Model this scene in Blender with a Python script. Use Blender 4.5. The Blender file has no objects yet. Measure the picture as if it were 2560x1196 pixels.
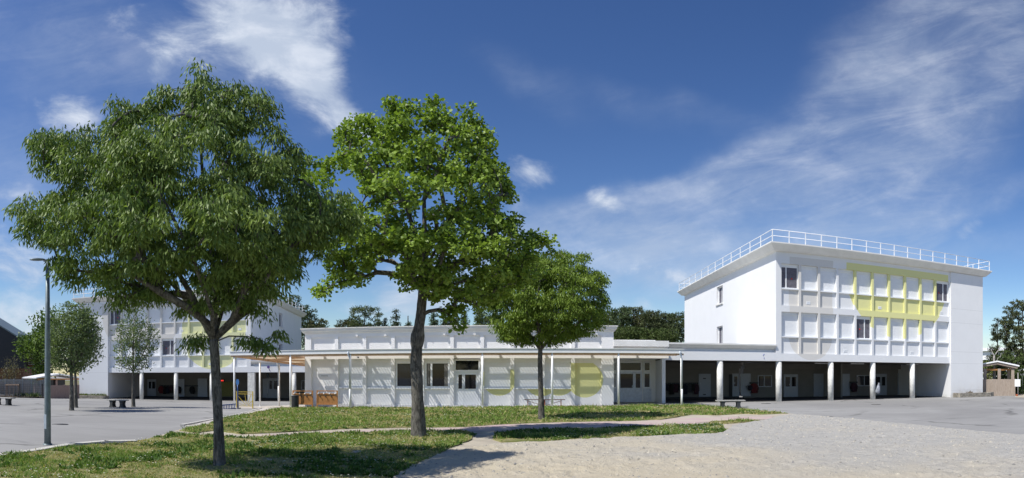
import bpy, math, random
import numpy as np
from mathutils import Vector, Matrix
random.seed(7)
S = bpy.context.scene
COL = S.collection
R = math.radians
# ------------------------------------------------------------------ camera
F = 1500.0; XC = 1317.5; YH = 940.0; EYE = 1.7
cam = bpy.data.cameras.new('camera'); camo = bpy.data.objects.new('camera', cam); COL.objects.link(camo); S.camera = camo
cam.type = 'PANO'; cam.panorama_type = 'CENTRAL_CYLINDRICAL'
cam.central_cylindrical_range_u_min = -1280 / F; cam.central_cylindrical_range_u_max = 1280 / F
cam.central_cylindrical_range_v_min = -256 / F; cam.central_cylindrical_range_v_max = 940 / F
cam.central_cylindrical_radius = 1.0
cam.clip_start = 0.1; cam.clip_end = 3000
camo.location = (0, 0, EYE); camo.rotation_euler = (R(90), 0, (XC - 1280) / F)
# ------------------------------------------------------------------ sun
SV = Vector((-0.62, -0.37, 1.0)).normalized()
sun = bpy.data.lights.new('sun', 'SUN'); suno = bpy.data.objects.new('sun', sun); COL.objects.link(suno)
sun.energy = 4.4; sun.angle = R(0.5); sun.color = (1.0, 0.965, 0.90)
suno.rotation_euler = SV.to_track_quat('Z', 'Y').to_euler(); suno.location = (-30, -20, 60)
# ------------------------------------------------------------------ view
S.view_settings.view_transform = 'Standard'; S.view_settings.look = 'None'
S.view_settings.exposure = 0.30; S.view_settings.gamma = 1.0
S.cycles.max_bounces = 6; S.cycles.transparent_max_bounces = 24
# ------------------------------------------------------------------ world
class NT:
    """small helper for writing node maths"""
    def __init__(s, tree): s.t = tree; s.n = tree.nodes; s.l = tree.links
    def put(s, sock, v):
        if isinstance(v, bpy.types.NodeSocket): s.l.new(v, sock)
        elif v is not None: sock.default_value = v
    def node(s, typ, **kw):
        n = s.n.new(typ)
        for k, v in kw.items(): setattr(n, k, v)
        return n
    def m(s, op, a, b=None, c=None, clamp=False):
        n = s.node('ShaderNodeMath', operation=op, use_clamp=clamp)
        s.put(n.inputs[0], a)
        if b is not None: s.put(n.inputs[1], b)
        if c is not None: s.put(n.inputs[2], c)
        return n.outputs[0]
    def mix(s, f, a, b, blend='MIX'):
        n = s.node('ShaderNodeMix', data_type='RGBA', blend_type=blend)
        s.put(n.inputs[0], f); s.put(n.inputs[6], a if isinstance(a, bpy.types.NodeSocket) else (*a[:3], 1))
        s.put(n.inputs[7], b if isinstance(b, bpy.types.NodeSocket) else (*b[:3], 1)); return n.outputs[2]
    def ramp(s, v, lo, hi, a=0.0, b=1.0):
        n = s.node('ShaderNodeMapRange', clamp=True, interpolation_type='SMOOTHSTEP')
        s.put(n.inputs[0], v); n.inputs[1].default_value = lo; n.inputs[2].default_value = hi
        n.inputs[3].default_value = a; n.inputs[4].default_value = b; return n.outputs[0]
    def comb(s, x, y, z=0.0):
        n = s.node('ShaderNodeCombineXYZ'); s.put(n.inputs[0], x); s.put(n.inputs[1], y); s.put(n.inputs[2], z); return n.outputs[0]
    def noise(s, vec, scale, detail=4, rough=0.55, dist=0.0):
        n = s.node('ShaderNodeTexNoise'); s.put(n.inputs['Vector'], vec); n.inputs['Scale'].default_value = scale
        n.inputs['Detail'].default_value = detail; n.inputs['Roughness'].default_value = rough; n.inputs['Distortion'].default_value = dist
        return n.outputs[0]
W = bpy.data.worlds.new('World'); S.world = W; W.use_nodes = True
def build_world():
    t = NT(W.node_tree); bg = W.node_tree.nodes['Background']
    sky = t.node('ShaderNodeTexSky', sky_type='NISHITA'); sky.sun_disc = False
    sky.sun_elevation = math.asin(SV.z); sky.sun_rotation = math.atan2(SV.x, SV.y)
    sky.air_density = 1.0; sky.dust_density = 0.35; sky.ozone_density = 2.5; sky.altitude = 50
    hs = t.node('ShaderNodeHueSaturation'); hs.inputs['Hue'].default_value = 0.508; hs.inputs['Saturation'].default_value = 1.16; hs.inputs['Value'].default_value = 1.0
    t.put(hs.inputs['Color'], sky.outputs[0])
    tc = t.node('ShaderNodeTexCoord'); sp = t.node('ShaderNodeSeparateXYZ'); t.put(sp.inputs[0], tc.outputs['Generated'])
    x, y, z = sp.outputs
    th = t.m('ARCTAN2', x, y)
    hyp = t.m('SQRT', t.m('ADD', t.m('MULTIPLY', x, x), t.m('MULTIPLY', y, y)))
    el = t.m('DIVIDE', z, t.m('MAXIMUM', hyp, 0.05))
    uv = t.comb(th, el)
    # gentle warp so that no edge of a cloud is a clean ellipse
    wn = t.node('ShaderNodeTexNoise'); t.put(wn.inputs['Vector'], uv); wn.inputs['Scale'].default_value = 7; wn.inputs['Detail'].default_value = 5
    ws = t.node('ShaderNodeSeparateXYZ'); t.put(ws.inputs[0], wn.outputs['Color'])
    thw = t.m('ADD', th, t.m('MULTIPLY', t.m('SUBTRACT', ws.outputs[0], 0.5), 0.10))
    elw = t.m('ADD', el, t.m('MULTIPLY', t.m('SUBTRACT', ws.outputs[1], 0.5), 0.10))
    def blob(px, py, a, b, ang, amp):
        du = t.m('SUBTRACT', thw, (px - XC) / F); dv = t.m('SUBTRACT', elw, (YH - py) / F)
        c, s_ = math.cos(R(ang)), math.sin(R(ang))
        p = t.m('ADD', t.m('MULTIPLY', du, c * F / a), t.m('MULTIPLY', dv, s_ * F / a))
        q = t.m('ADD', t.m('MULTIPLY', du, -s_ * F / b), t.m('MULTIPLY', dv, c * F / b))
        e = t.m('EXPONENT', t.m('MULTIPLY', t.m('ADD', t.m('MULTIPLY', p, p), t.m('MULTIPLY', q, q)), -1.0))
        return t.m('MULTIPLY', e, amp)
    def total(lst):
        acc = None
        for b in lst:
            v = blob(*b); acc = v if acc is None else t.m('ADD', acc, v)
        return acc
    puffs = total([(560, 50, 150, 100, -25, 1.0), (680, 110, 140, 100, -35, 1.15), (790, 215, 180, 62, -42, 1.15), (905, 290, 90, 44, -35, 0.9), (820, 120, 60, 90, 10, .6),
                   (165, 265, 95, 50, -10, 1.15), (425, 150, 50, 80, 0, .8), (340, 30, 120, 50, -10, .6), (40, 650, 170, 80, -10, 1.05), (60, 800, 190, 60, 0, 1.1), (30, 480, 60, 25, 0, .7),
                   (1320, 448, 78, 42, 15, 1.05), (1512, 502, 60, 34, -20, 1.0), (1300, 545, 60, 30, -40, 0.7),
                   (1030, 735, 160, 60, 5, 1.1), (1180, 760, 160, 40, 5, .9), (2428, 570, 58, 32, 30, .75), (1700, 690, 260, 30, 2, .62), (1530, 775, 120, 26, 0, .7), (2530, 790, 150, 70, 0, .6),
                   (740, 30, 120, 60, -10, .8), (200, 900, 420, 70, 0, .7), (1300, 880, 900, 50, 0, .55), (2300, 900, 500, 60, 0, .5)])
    pn = t.noise(t.comb(t.m('ADD', th, t.m('MULTIPLY', el, 0.35)), t.m('MULTIPLY', el, 1.7)), 9.0, 9, 0.62, 0.35)
    dens1 = t.ramp(t.m('ADD', puffs, t.m('MULTIPLY', t.m('SUBTRACT', pn, 0.5), 2.6)), 0.30, 1.65, 0, 0.88)
    dens1 = t.m('MULTIPLY', dens1, t.ramp(puffs, 0.06, 0.5))
    # cirrus: streaks drawn out along one direction
    wis = total([(2440, 30, 300, 190, 62, 0.9), (2270, 250, 290, 180, 52, 1.0), (2080, 440, 300, 150, 42, 1.0), (1900, 590, 340, 110, 22, 0.95), (2230, 560, 260, 90, 30, .5),
                 (1780, 430, 300, 40, 16, 0.75), (1620, 490, 330, 38, 9, .6), (1650, 570, 420, 45, 5, .7), (1500, 640, 420, 55, 3, 0.75), (1750, 650, 500, 60, 3, .7), (2480, 620, 300, 70, 20, .3),
                 (330, 120, 560, 150, -12, 0.55), (60, 450, 280, 200, 0, 0.5), (1640, 260, 260, 50, -12, .35), (1250, 640, 220, 90, 0, .55), (1310, 200, 160, 40, -35, .3), (2500, 480, 200, 30, 20, .4)])
    a = R(13)
    pa = t.m('ADD', t.m('MULTIPLY', th, math.cos(a)), t.m('MULTIPLY', el, math.sin(a)))
    pb = t.m('ADD', t.m('MULTIPLY', th, -math.sin(a)), t.m('MULTIPLY', el, math.cos(a)))
    wv = t.comb(t.m('MULTIPLY', pa, 2.0), t.m('MULTIPLY', pb, 8.0))
    n2 = t.noise(wv, 2.6, 9, 0.66, 0.6)
    n3 = t.noise(t.comb(t.m('MULTIPLY', pa, 3.0), t.m('MULTIPLY', pb, 5.0), 3.0), 2.2, 6, 0.6, 0.3)
    wd = t.m('MULTIPLY', t.ramp(wis, 0.05, 0.95), t.m('ADD', t.ramp(n2, 0.34, 0.72, 0.02, 0.27), t.ramp(n3, 0.34, 0.72, 0.12, 0.34)))
    dens = t.m('MINIMUM', t.m('ADD', dens1, t.m('MULTIPLY', wd, 0.95)), 0.93)
    dens = t.m('MULTIPLY', dens, t.ramp(el, -0.02, 0.03))
    # clearer, deeper blue away from the horizon
    gam = t.node('ShaderNodeGamma'); t.put(gam.inputs[0], hs.outputs[0]); gam.inputs[1].default_value = 1.24
    cloudcol = t.mix(t.ramp(pn, 0.42, 0.7), (4.6, 5.3, 6.5), (6.4, 6.9, 7.8))
    deep = t.mix(1.0, gam.outputs[0], (.73, .70, .665), 'MULTIPLY')
    out = t.mix(dens, deep, cloudcol)
    t.put(bg.inputs[0], out); bg.inputs[1].default_value = 0.097
build_world()
# ------------------------------------------------------------------ helpers
def sm(t): t = np.clip(t, 0, 1); return t * t * (3 - 2 * t)
KERB = [(0, -9.0), (8.15, -9.8), (10.65, -10.15), (17.65, -11.2), (29.4, -14.3), (31, -14.8), (33.5, -13.3), (60, -10.0), (400, -10.0)]
KY = [k[0] for k in KERB]; KX = [k[1] for k in KERB]
def G(X, Y):
    """height of the ground; the left yard lies lower than the lawn"""
    X = np.asarray(X, float); Y = np.asarray(Y, float)
    lawn = np.clip(.011 * (X - 3), -.2, 0) * sm((Y - 15) / 12)
    D = .12 * sm((Y - 13) / 6) + .5 * sm((Y - 26) / 20)
    d = np.interp(Y, KY, KX) - X
    T = np.where(Y < 31, sm((d + .15) / .3), sm((d + .3) / 1.5))
    return lawn * (1 - T) + (-D) * T - .0 * X
def gz(x, y): return float(G(x, y))
def at(px, py, z=None):
    """world point on the ground (or at height z) seen at this place of the photograph"""
    th = (px - XC) / F; s, c = math.sin(th), math.cos(th); zz = 0.0 if z is None else z
    for _ in range(14):
        r = (EYE - zz) * F / (py - YH)
        if z is not None: break
        zz = .5 * zz + .5 * gz(r * s, r * c)
    return Vector((r * s, r * c, zz))
def ray(px, r, py=YH):
    th = (px - XC) / F
    return Vector((r * math.sin(th), r * math.cos(th), EYE - (py - YH) * r / F))
def tag(o, label=None, cat=None, group=None, kind=None):
    if label: o['label'] = label
    if cat: o['category'] = cat
    if group: o['group'] = group
    if kind: o['kind'] = kind
    return o
def empty(name, loc, rz=0, label=None, cat=None, group=None):
    o = bpy.data.objects.new(name, None); COL.objects.link(o); o.location = loc; o.rotation_euler = (0, 0, rz)
    o.empty_display_size = .2
    return tag(o, label, cat, group)
def copy_tree(o, parent=None):
    c = o.copy(); COL.objects.link(c)
    if parent is not None: c.parent = parent
    for ch in list(o.children): copy_tree(ch, c)
    return c
def subdivide_corners(n): return [(math.cos(2 * math.pi * i / n), math.sin(2 * math.pi * i / n)) for i in range(n)]
class MB:
    def __init__(s): s.v = []; s.f = []; s.mi = []; s.sm = []
    def add(s, vs, fs, mi=0, smooth=False):
        b = len(s.v); s.v += [tuple(v) for v in vs]
        for f in fs: s.f.append([b + i for i in f]); s.mi.append(mi); s.sm.append(smooth)
        return s
    def box(s, x0, x1, y0, y1, z0, z1, mi=0):
        return s.add([(x0, y0, z0), (x1, y0, z0), (x1, y1, z0), (x0, y1, z0), (x0, y0, z1), (x1, y0, z1), (x1, y1, z1), (x0, y1, z1)],
              [(0, 3, 2, 1), (4, 5, 6, 7), (0, 1, 5, 4), (1, 2, 6, 5), (2, 3, 7, 6), (3, 0, 4, 7)], mi)
    def bar(s, a, b, w, h=None, mi=0, up=(0, 0, 1)):
        """rectangular bar from a to b"""
        a = Vector(a); b = Vector(b); h = h or w; d = (b - a).normalized(); u = Vector(up)
        if abs(d.dot(u)) > .98: u = Vector((0, 1, 0))
        sx = d.cross(u).normalized(); sz = sx.cross(d).normalized()
        vs = []
        for p in (a, b):
            for i, j in ((-1, -1), (1, -1), (1, 1), (-1, 1)): vs.append(p + sx * i * w / 2 + sz * j * h / 2)
        return s.add(vs, [(0, 1, 2, 3), (7, 6, 5, 4), (0, 4, 5, 1), (1, 5, 6, 2), (2, 6, 7, 3), (3, 7, 4, 0)], mi)
    def tube(s, pts, rad, n=8, mi=0, cap=True, jit=0.0):
        pts = [Vector(p) for p in pts]; k = len(pts)
        if not hasattr(rad, '__len__'): rad = [rad] * k
        vs = []; ref = None
        for i, p in enumerate(pts):
            d = (pts[min(i + 1, k - 1)] - pts[max(i - 1, 0)])
            d = d.normalized() if d.length > 1e-9 else Vector((0, 0, 1))
            if ref is None: ref = Vector((1, 0, 0)) if abs(d.x) < .9 else Vector((0, 1, 0))
            a = (ref - d * ref.dot(d)).normalized(); ref = a; b = d.cross(a)
            for c_, s_ in subdivide_corners(n):
                rr = rad[i] * (1 + (random.uniform(-jit, jit) if jit else 0))
                vs.append(p + a * c_ * rr + b * s_ * rr)
        fs = [(i * n + j, i * n + (j + 1) % n, (i + 1) * n + (j + 1) % n, (i + 1) * n + j) for i in range(k - 1) for j in range(n)]
        if cap: fs += [tuple(range(n))[::-1], tuple((k - 1) * n + j for j in range(n))]
        return s.add(vs, fs, mi, True)
    def prism(s, prof, x0, x1, axis='x', mi=0):
        """prof: (a,b) list; axis x -> points (x,a,b); axis y -> (a,y,b); axis z -> (a,b,z)"""
        P = {'x': lambda t, a, b: (t, a, b), 'y': lambda t, a, b: (a, t, b), 'z': lambda t, a, b: (a, b, t)}[axis]
        n = len(prof); vs = [P(x0, *q) for q in prof] + [P(x1, *q) for q in prof]
        fs = [tuple(range(n)), tuple(range(2 * n - 1, n - 1, -1))] + [(i, i + n, (i + 1) % n + n, (i + 1) % n) for i in range(n)]
        return s.add(vs, fs, mi)
    def build(s, name, mats, parent=None, loc=None, bevel=0, smooth=None, recalc=True):
        me = bpy.data.meshes.new(name); me.from_pydata(s.v, [], s.f)
        if not isinstance(mats, (list, tuple)): mats = [mats]
        for m in mats: me.materials.append(m)
        me.polygons.foreach_set('material_index', s.mi)
        me.polygons.foreach_set('use_smooth', s.sm if smooth is None else [smooth] * len(s.f))
        if recalc:
            import bmesh
            bm = bmesh.new(); bm.from_mesh(me); bmesh.ops.recalc_face_normals(bm, faces=bm.faces); bm.to_mesh(me); bm.free()
        me.update()
        o = bpy.data.objects.new(name, me); COL.objects.link(o)
        if parent is not None: o.parent = parent
        if loc is not None: o.location = loc
        if bevel:
            b = o.modifiers.new('bevel', 'BEVEL'); b.width = bevel; b.segments = 2; b.limit_method = 'ANGLE'; b.angle_limit = R(40)
        return o
# numpy value noise ---------------------------------------------------
_rs = np.random.RandomState(3); _T = _rs.rand(256, 256)
def vnoise(x, y):
    x = np.asarray(x, float); y = np.asarray(y, float)
    xi = np.floor(x).astype(int); yi = np.floor(y).astype(int); fx = x - xi; fy = y - yi
    fx = fx * fx * (3 - 2 * fx); fy = fy * fy * (3 - 2 * fy)
    a = _T[xi & 255, yi & 255]; b = _T[(xi + 1) & 255, yi & 255]; c = _T[xi & 255, (yi + 1) & 255]; d = _T[(xi + 1) & 255, (yi + 1) & 255]
    return (a * (1 - fx) + b * fx) * (1 - fy) + (c * (1 - fx) + d * fx) * fy
def fbm(x, y, o=4):
    s = 0; a = .5
    for i in range(o): s = s + a * vnoise(x * 2 ** i + 17.3 * i, y * 2 ** i + 5.1 * i); a *= .5
    return s / (1 - .5 ** o)
# ------------------------------------------------------------------ materials
MAT = {}
def mat(name, col, rough=.6, metal=0.0, spec=.5, var=.12, scale=6, bump=0.0, bscale=60, col2=None, trans=None):
    """plain surface with uneven tone"""
    m = bpy.data.materials.new(name); m.use_nodes = True; t = NT(m.node_tree); b = m.node_tree.nodes['Principled BSDF']
    tc = t.node('ShaderNodeTexCoord')
    n = t.noise(tc.outputs['Object'], scale, 5, .6)
    c2 = col2 or tuple(c * (1 - var) for c in col); c1 = col if col2 else tuple(min(1, c * (1 + var * .5)) for c in col)
    t.put(b.inputs['Base Color'], t.mix(t.ramp(n, .3, .7), c2, c1))
    b.inputs['Roughness'].default_value = rough; b.inputs['Metallic'].default_value = metal
    b.inputs['Specular IOR Level'].default_value = spec
    if bump:
        bn = t.node('ShaderNodeBump'); bn.inputs['Strength'].default_value = bump; bn.inputs['Distance'].default_value = .02
        t.put(bn.inputs['Height'], t.noise(tc.outputs['Object'], bscale, 4, .6)); t.put(b.inputs['Normal'], bn.outputs[0])
    MAT[name] = m; return m
def wood(name, a, b_, sc=(1, 1, 14), rough=.7):
    m = bpy.data.materials.new(name); m.use_nodes = True; t = NT(m.node_tree); b = m.node_tree.nodes['Principled BSDF']
    tc = t.node('ShaderNodeTexCoord'); mp = t.node('ShaderNodeMapping'); t.put(mp.inputs[0], tc.outputs['Object']); mp.inputs['Scale'].default_value = sc
    n = t.noise(mp.outputs[0], 3, 6, .65, 1.0)
    t.put(b.inputs['Base Color'], t.mix(t.ramp(n, .3, .7), a, b_)); b.inputs['Roughness'].default_value = rough
    MAT[name] = m; return m
WHITE = (.765, .77, .775)
YEL = (.72, .70, .33); BEI = (.655, .635, .60)
def mural(name, shapes, white=WHITE, dirt=(0.0, .9), joints=None):
    """white render with painted shapes: each (cx, cz, r, ztop, colour, straight) in the wall's own x,z; dirt rises from the ground"""
    m = bpy.data.materials.new(name); m.use_nodes = True; t = NT(m.node_tree); b = m.node_tree.nodes['Principled BSDF']
    tc = t.node('ShaderNodeTexCoord'); sp = t.node('ShaderNodeSeparateXYZ'); t.put(sp.inputs[0], tc.outputs['Object']); x, y, z = sp.outputs
    big = t.noise(tc.outputs['Object'], .7, 5, .6)
    c = t.mix(t.ramp(big, .3, .75), tuple(k * .965 for k in white), white)
    for cx, cz, r, zt, colr, straight in shapes:
        dx = t.m('SUBTRACT', x, cx); dz = t.m('SUBTRACT', z, cz)
        ins = t.m('LESS_THAN', t.m('SQRT', t.m('ADD', t.m('MULTIPLY', dx, dx), t.m('MULTIPLY', dz, dz))), r)
        if straight:
            ins = t.m('MAXIMUM', ins, t.m('MULTIPLY', t.m('LESS_THAN', t.m('ABSOLUTE', dx), r), t.m('GREATER_THAN', dz, 0.0)))
        ins = t.m('MULTIPLY', ins, t.m('LESS_THAN', z, zt)); ins = t.m('MULTIPLY', ins, t.m('LESS_THAN', y, .8))
        c = t.mix(ins, c, colr)
    if joints:
        jx0, jx1, jz = joints; acc = None
        for q in jz:
            l = t.m('LESS_THAN', t.m('ABSOLUTE', t.m('SUBTRACT', z, q)), .012); acc = l if acc is None else t.m('MAXIMUM', acc, l)
        acc = t.m('MULTIPLY', acc, t.m('MULTIPLY', t.m('GREATER_THAN', x, jx0), t.m('LESS_THAN', x, jx1))); c = t.mix(t.m('MULTIPLY', acc, .45), c, (.4, .4, .4))
        low = t.m('MULTIPLY', t.ramp(z, 1.3, .2, 0, 1), t.m('MULTIPLY', t.m('GREATER_THAN', x, jx0), t.m('LESS_THAN', x, jx1)))
        c = t.mix(t.m('MULTIPLY', low, t.ramp(t.noise(tc.outputs['Object'], 2.2, 6, .7), .4, .75, 0, .55)), c, (.50, .46, .36))
    # damp stain along the foot of the wall and faint runs
    mp = t.node('ShaderNodeMapping'); t.put(mp.inputs[0], tc.outputs['Object']); mp.inputs['Scale'].default_value = (5, 5, .5)
    run = t.noise(mp.outputs[0], 1.2, 6, .7)
    foot = t.m('MULTIPLY', t.ramp(z, dirt[0] + .35, dirt[0], 0, 1), t.ramp(run, .3, .7))
    c = t.mix(t.m('MULTIPLY', foot, .55), c, (.42, .40, .34))
    c = t.mix(t.m('MULTIPLY', t.ramp(run, .55, .85), .26), c, (.5, .5, .46))
    t.put(b.inputs['Base Color'], c); b.inputs['Roughness'].default_value = .85; b.inputs['Specular IOR Level'].default_value = .2
    bn = t.node('ShaderNodeBump'); bn.inputs['Strength'].default_value = .25; bn.inputs['Distance'].default_value = .01
    t.put(bn.inputs['Height'], t.noise(tc.outputs['Object'], 45, 5, .7)); t.put(b.inputs['Normal'], bn.outputs[0])
    MAT[name] = m; return m
mat('trim_white', (.80, .81, .82), .5, var=.04, scale=2)
mat('cornice_white', (.74, .73, .70), .8, var=.07, scale=1.5, bump=.15)
mat('metal_white', (.82, .83, .84), .35, var=.03)
mat('shutter_white', (.78, .79, .80), .45, var=.03)
mat('door_shaded', (.34, .37, .42), .4, var=.05)  # white doors and frames, with the covered yards' shade put into the colour
mat('soffit', (.17, .145, .125), .8, var=.2, scale=2)  # ceiling colour darkened to carry the shade of the open ground floors
mat('inner_wall', (.19, .18, .165), .85, var=.1, scale=1.2)  # wall colour darkened: the shade of the porticoes is part of it
mat('column_concrete', (.70, .69, .65), .8, var=.2, scale=3, bump=.4, bscale=20)
mat('roof_grey', (.35, .35, .36), .9)
mat('dark_gap', (.012, .012, .014), .6)
mat('metal_grey', (.17, .21, .22), .5, .35, var=.2, scale=9)
mat('pipe_grey', (.42, .47, .52), .4, .3, var=.1)
mat('bin_black', (.030, .031, .034), .5, var=.3)
mat('blue_paint', (.018, .07, .24), .4, var=.2)
mat('yellow_paint', (.50, .36, .04), .4, var=.15)
mat('bench_dark', (.05, .053, .055), .7, var=.3, scale=14)
mat('bench_top', (.36, .35, .33), .8, var=.2, scale=12)
mat('stone', (.33, .30, .25), .9, var=.4, scale=5, bump=.5, bscale=20)
mat('mortar', (.42, .38, .31), .9)
mat('soil', (.12, .09, .06), .95, var=.4, scale=9)
mat('black_clad', (.022, .023, .027), .6, var=.2)
mat('red', (.5, .02, .02), .5)
mat('concrete', (.50, .48, .44), .85, var=.2, scale=7, bump=.3)
mat('cctv_white', (.75, .75, .76), .4)
mat('knob_white', (.9, .9, .9), .3)
mat('mesh_dark', (.035, .04, .04), .6)
mat('fence_grey', (.33, .36, .36), .6, .2, var=.1)
wood('orange_wood', (.30, .13, .035), (.46, .22, .07), (6, 6, 1))
wood('canopy_wood', (.42, .26, .15), (.62, .44, .30), (2, 8, 8))
wood('fence_wood', (.27, .215, .17), (.40, .33, .27), (8, 8, .8), .85)
wood('pink_wood', (.28, .19, .155), (.38, .27, .23), (8, 8, .8), .85)
wood('brown_clad', (.10, .045, .02), (.17, .08, .04), (8, 8, 1), .8)
wood('red_wood', (.22, .07, .035), (.30, .11, .06), (8, 8, 2), .6)
def glass(name, tint=(.008, .009, .011), rough=.04):
    m = mat(name, tint, rough, 0, .35, var=.4, scale=.8); return m
glass('glass_dark'); glass('glass_blue', (.015, .02, .03), .04)
mat('entrance_white', (.62, .65, .70), .4)
mat('curtain', (.13, .125, .15), .9, var=.3, scale=5)
def lit(name, col, e):
    m = bpy.data.materials.new(name); m.use_nodes = True; b = m.node_tree.nodes['Principled BSDF']
    b.inputs['Base Color'].default_value = (*col, 1); b.inputs['Emission Color'].default_value = (*col, 1); b.inputs['Emission Strength'].default_value = e
    MAT[name] = m
lit('red_led', (1, .05, .03), 1.2)
def poly():
    m = bpy.data.materials.new('roof_sheet'); m.use_nodes = True; t = NT(m.node_tree); t.n.clear()
    o = t.node('ShaderNodeOutputMaterial'); mx = t.node('ShaderNodeMixShader'); a = t.node('ShaderNodeBsdfTransparent'); d = t.node('ShaderNodeBsdfTranslucent')
    a.inputs[0].default_value = (.96, .97, .98, 1); d.inputs[0].default_value = (.85, .86, .87, 1)
    mx.inputs[0].default_value = .10; t.l.new(a.outputs[0], mx.inputs[1]); t.l.new(d.outputs[0], mx.inputs[2]); t.l.new(mx.outputs[0], o.inputs[0])
    MAT['roof_sheet'] = m
poly()
def boardmat():
    m = bpy.data.materials.new('pale_board'); m.use_nodes = True; t = NT(m.node_tree); t.n.clear()
    o = t.node('ShaderNodeOutputMaterial'); mx = t.node('ShaderNodeMixShader'); a = t.node('ShaderNodeBsdfDiffuse'); d = t.node('ShaderNodeBsdfTranslucent')
    a.inputs[0].default_value = (.80, .74, .64, 1); d.inputs[0].default_value = (.85, .76, .62, 1)
    mx.inputs[0].default_value = .6; t.l.new(a.outputs[0], mx.inputs[1]); t.l.new(d.outputs[0], mx.inputs[2]); t.l.new(mx.outputs[0], o.inputs[0])
    MAT['pale_board'] = m
boardmat()
def leafmat(name, transl=.35, rough=.45, spec=.18):
    m = bpy.data.materials.new(name); m.use_nodes = True; t = NT(m.node_tree); b = m.node_tree.nodes['Principled BSDF']; o = m.node_tree.nodes['Material Output']
    at_ = t.node('ShaderNodeAttribute', attribute_name='Col')
    t.put(b.inputs['Base Color'], at_.outputs[0]); b.inputs['Roughness'].default_value = rough; b.inputs['Specular IOR Level'].default_value = spec
    tr = t.node('ShaderNodeBsdfTranslucent'); t.put(tr.inputs[0], t.mix(1.0, at_.outputs[0], (1.25, 1.35, .55), 'MULTIPLY'))
    mx = t.node('ShaderNodeMixShader'); mx.inputs[0].default_value = transl
    t.l.new(b.outputs[0], mx.inputs[1]); t.l.new(tr.outputs[0], mx.inputs[2]); t.l.new(mx.outputs[0], o.inputs[0])
    MAT[name] = m; return m
leafmat('leaf', .28); leafmat('leaf_gloss', .24, .5, .22); leafmat('needle', .12, .6); leafmat('grass_blade', .3, .6)
def bark(name, a, b_, sc=7):
    m = bpy.data.materials.new(name); m.use_nodes = True; t = NT(m.node_tree); b = m.node_tree.nodes['Principled BSDF']
    tc = t.node('ShaderNodeTexCoord'); mp = t.node('ShaderNodeMapping'); t.put(mp.inputs[0], tc.outputs['Object']); mp.inputs['Scale'].default_value = (3, 3, .8)
    n = t.noise(mp.outputs[0], sc, 7, .7, .6); n2 = t.noise(tc.outputs['Object'], 3, 5, .7)
    c = t.mix(t.ramp(n, .35, .65), a, b_); c = t.mix(t.ramp(n2, .52, .66, 0, .6), c, tuple(k * 1.5 for k in b_))
    t.put(b.inputs['Base Color'], c); b.inputs['Roughness'].default_value = .95; b.inputs['Specular IOR Level'].default_value = .1
    bn = t.node('ShaderNodeBump'); bn.inputs['Strength'].default_value = .9; bn.inputs['Distance'].default_value = .03
    t.put(bn.inputs['Height'], n); t.put(b.inputs['Normal'], bn.outputs[0]); MAT[name] = m
bark('bark', (.055, .05, .044), (.175, .165, .145)); bark('bark_dark', (.045, .04, .035), (.12, .105, .09)); bark('bark_pale', (.20, .19, .17), (.42, .40, .37), 4)
# ground materials ----------------------------------------------------
def gmat(name, f):
    m = bpy.data.materials.new(name); m.use_nodes = True; t = NT(m.node_tree); b = m.node_tree.nodes['Principled BSDF']
    tc = t.node('ShaderNodeTexCoord'); V = tc.outputs['Object']
    b.inputs['Roughness'].default_value = .92; b.inputs['Specular IOR Level'].default_value = .15
    col, h, st, ds = f(t, V)
    t.put(b.inputs['Base Color'], col)
    bn = t.node('ShaderNodeBump'); bn.inputs['Strength'].default_value = st; bn.inputs['Distance'].default_value = ds
    t.put(bn.inputs['Height'], h); t.put(b.inputs['Normal'], bn.outputs[0]); MAT[name] = m
def _asph(t, V):
    big = t.noise(V, .12, 6, .62, .4); fine = t.noise(V, 38, 3, .7)
    mp = t.node('ShaderNodeMapping'); t.put(mp.inputs[0], V); mp.inputs['Rotation'].default_value = (0, 0, .35); mp.inputs['Scale'].default_value = (.22, 2.0, 1)
    st = t.noise(mp.outputs[0], 1.1, 6, .65, .5)
    c = t.mix(t.ramp(big, .35, .68), (.215, .21, .205), (.30, .295, .285))
    c = t.mix(t.ramp(st, .50, .78, 0, .7), c, (.155, .153, .153)); c = t.mix(t.ramp(fine, .3, .75, 0, .35), c, (.36, .355, .34))
    # cracks and repair lines
    vo = t.node('ShaderNodeTexVoronoi', feature='DISTANCE_TO_EDGE'); vo.inputs['Scale'].default_value = .16
    wv = t.node('ShaderNodeVectorMath', operation='ADD'); nz = t.node('ShaderNodeTexNoise'); nz.inputs['Scale'].default_value = .9; nz.inputs['Detail'].default_value = 6
    t.put(nz.inputs['Vector'], V); t.put(wv.inputs[0], V); t.put(wv.inputs[1], nz.outputs['Color']); t.put(vo.inputs['Vector'], wv.outputs[0])
    crack = t.m('MULTIPLY', t.ramp(vo.outputs['Distance'], .022, .0), t.ramp(t.noise(V, .35, 3), .45, .6))
    c = t.mix(t.m('MULTIPLY', crack, .8), c, (.09, .088, .085))
    return c, fine, .25, .01
gmat('asphalt', _asph)
def _walk(t, V):
    big = t.noise(V, .8, 6, .62); fine = t.noise(V, 40, 3, .7)
    return t.mix(t.ramp(fine, .3, .75, 0, .3), t.mix(t.ramp(big, .3, .7), (.36, .33, .30), (.46, .43, .40)), (.55, .52, .48)), fine, .2, .01
gmat('walkway', _walk)
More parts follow.
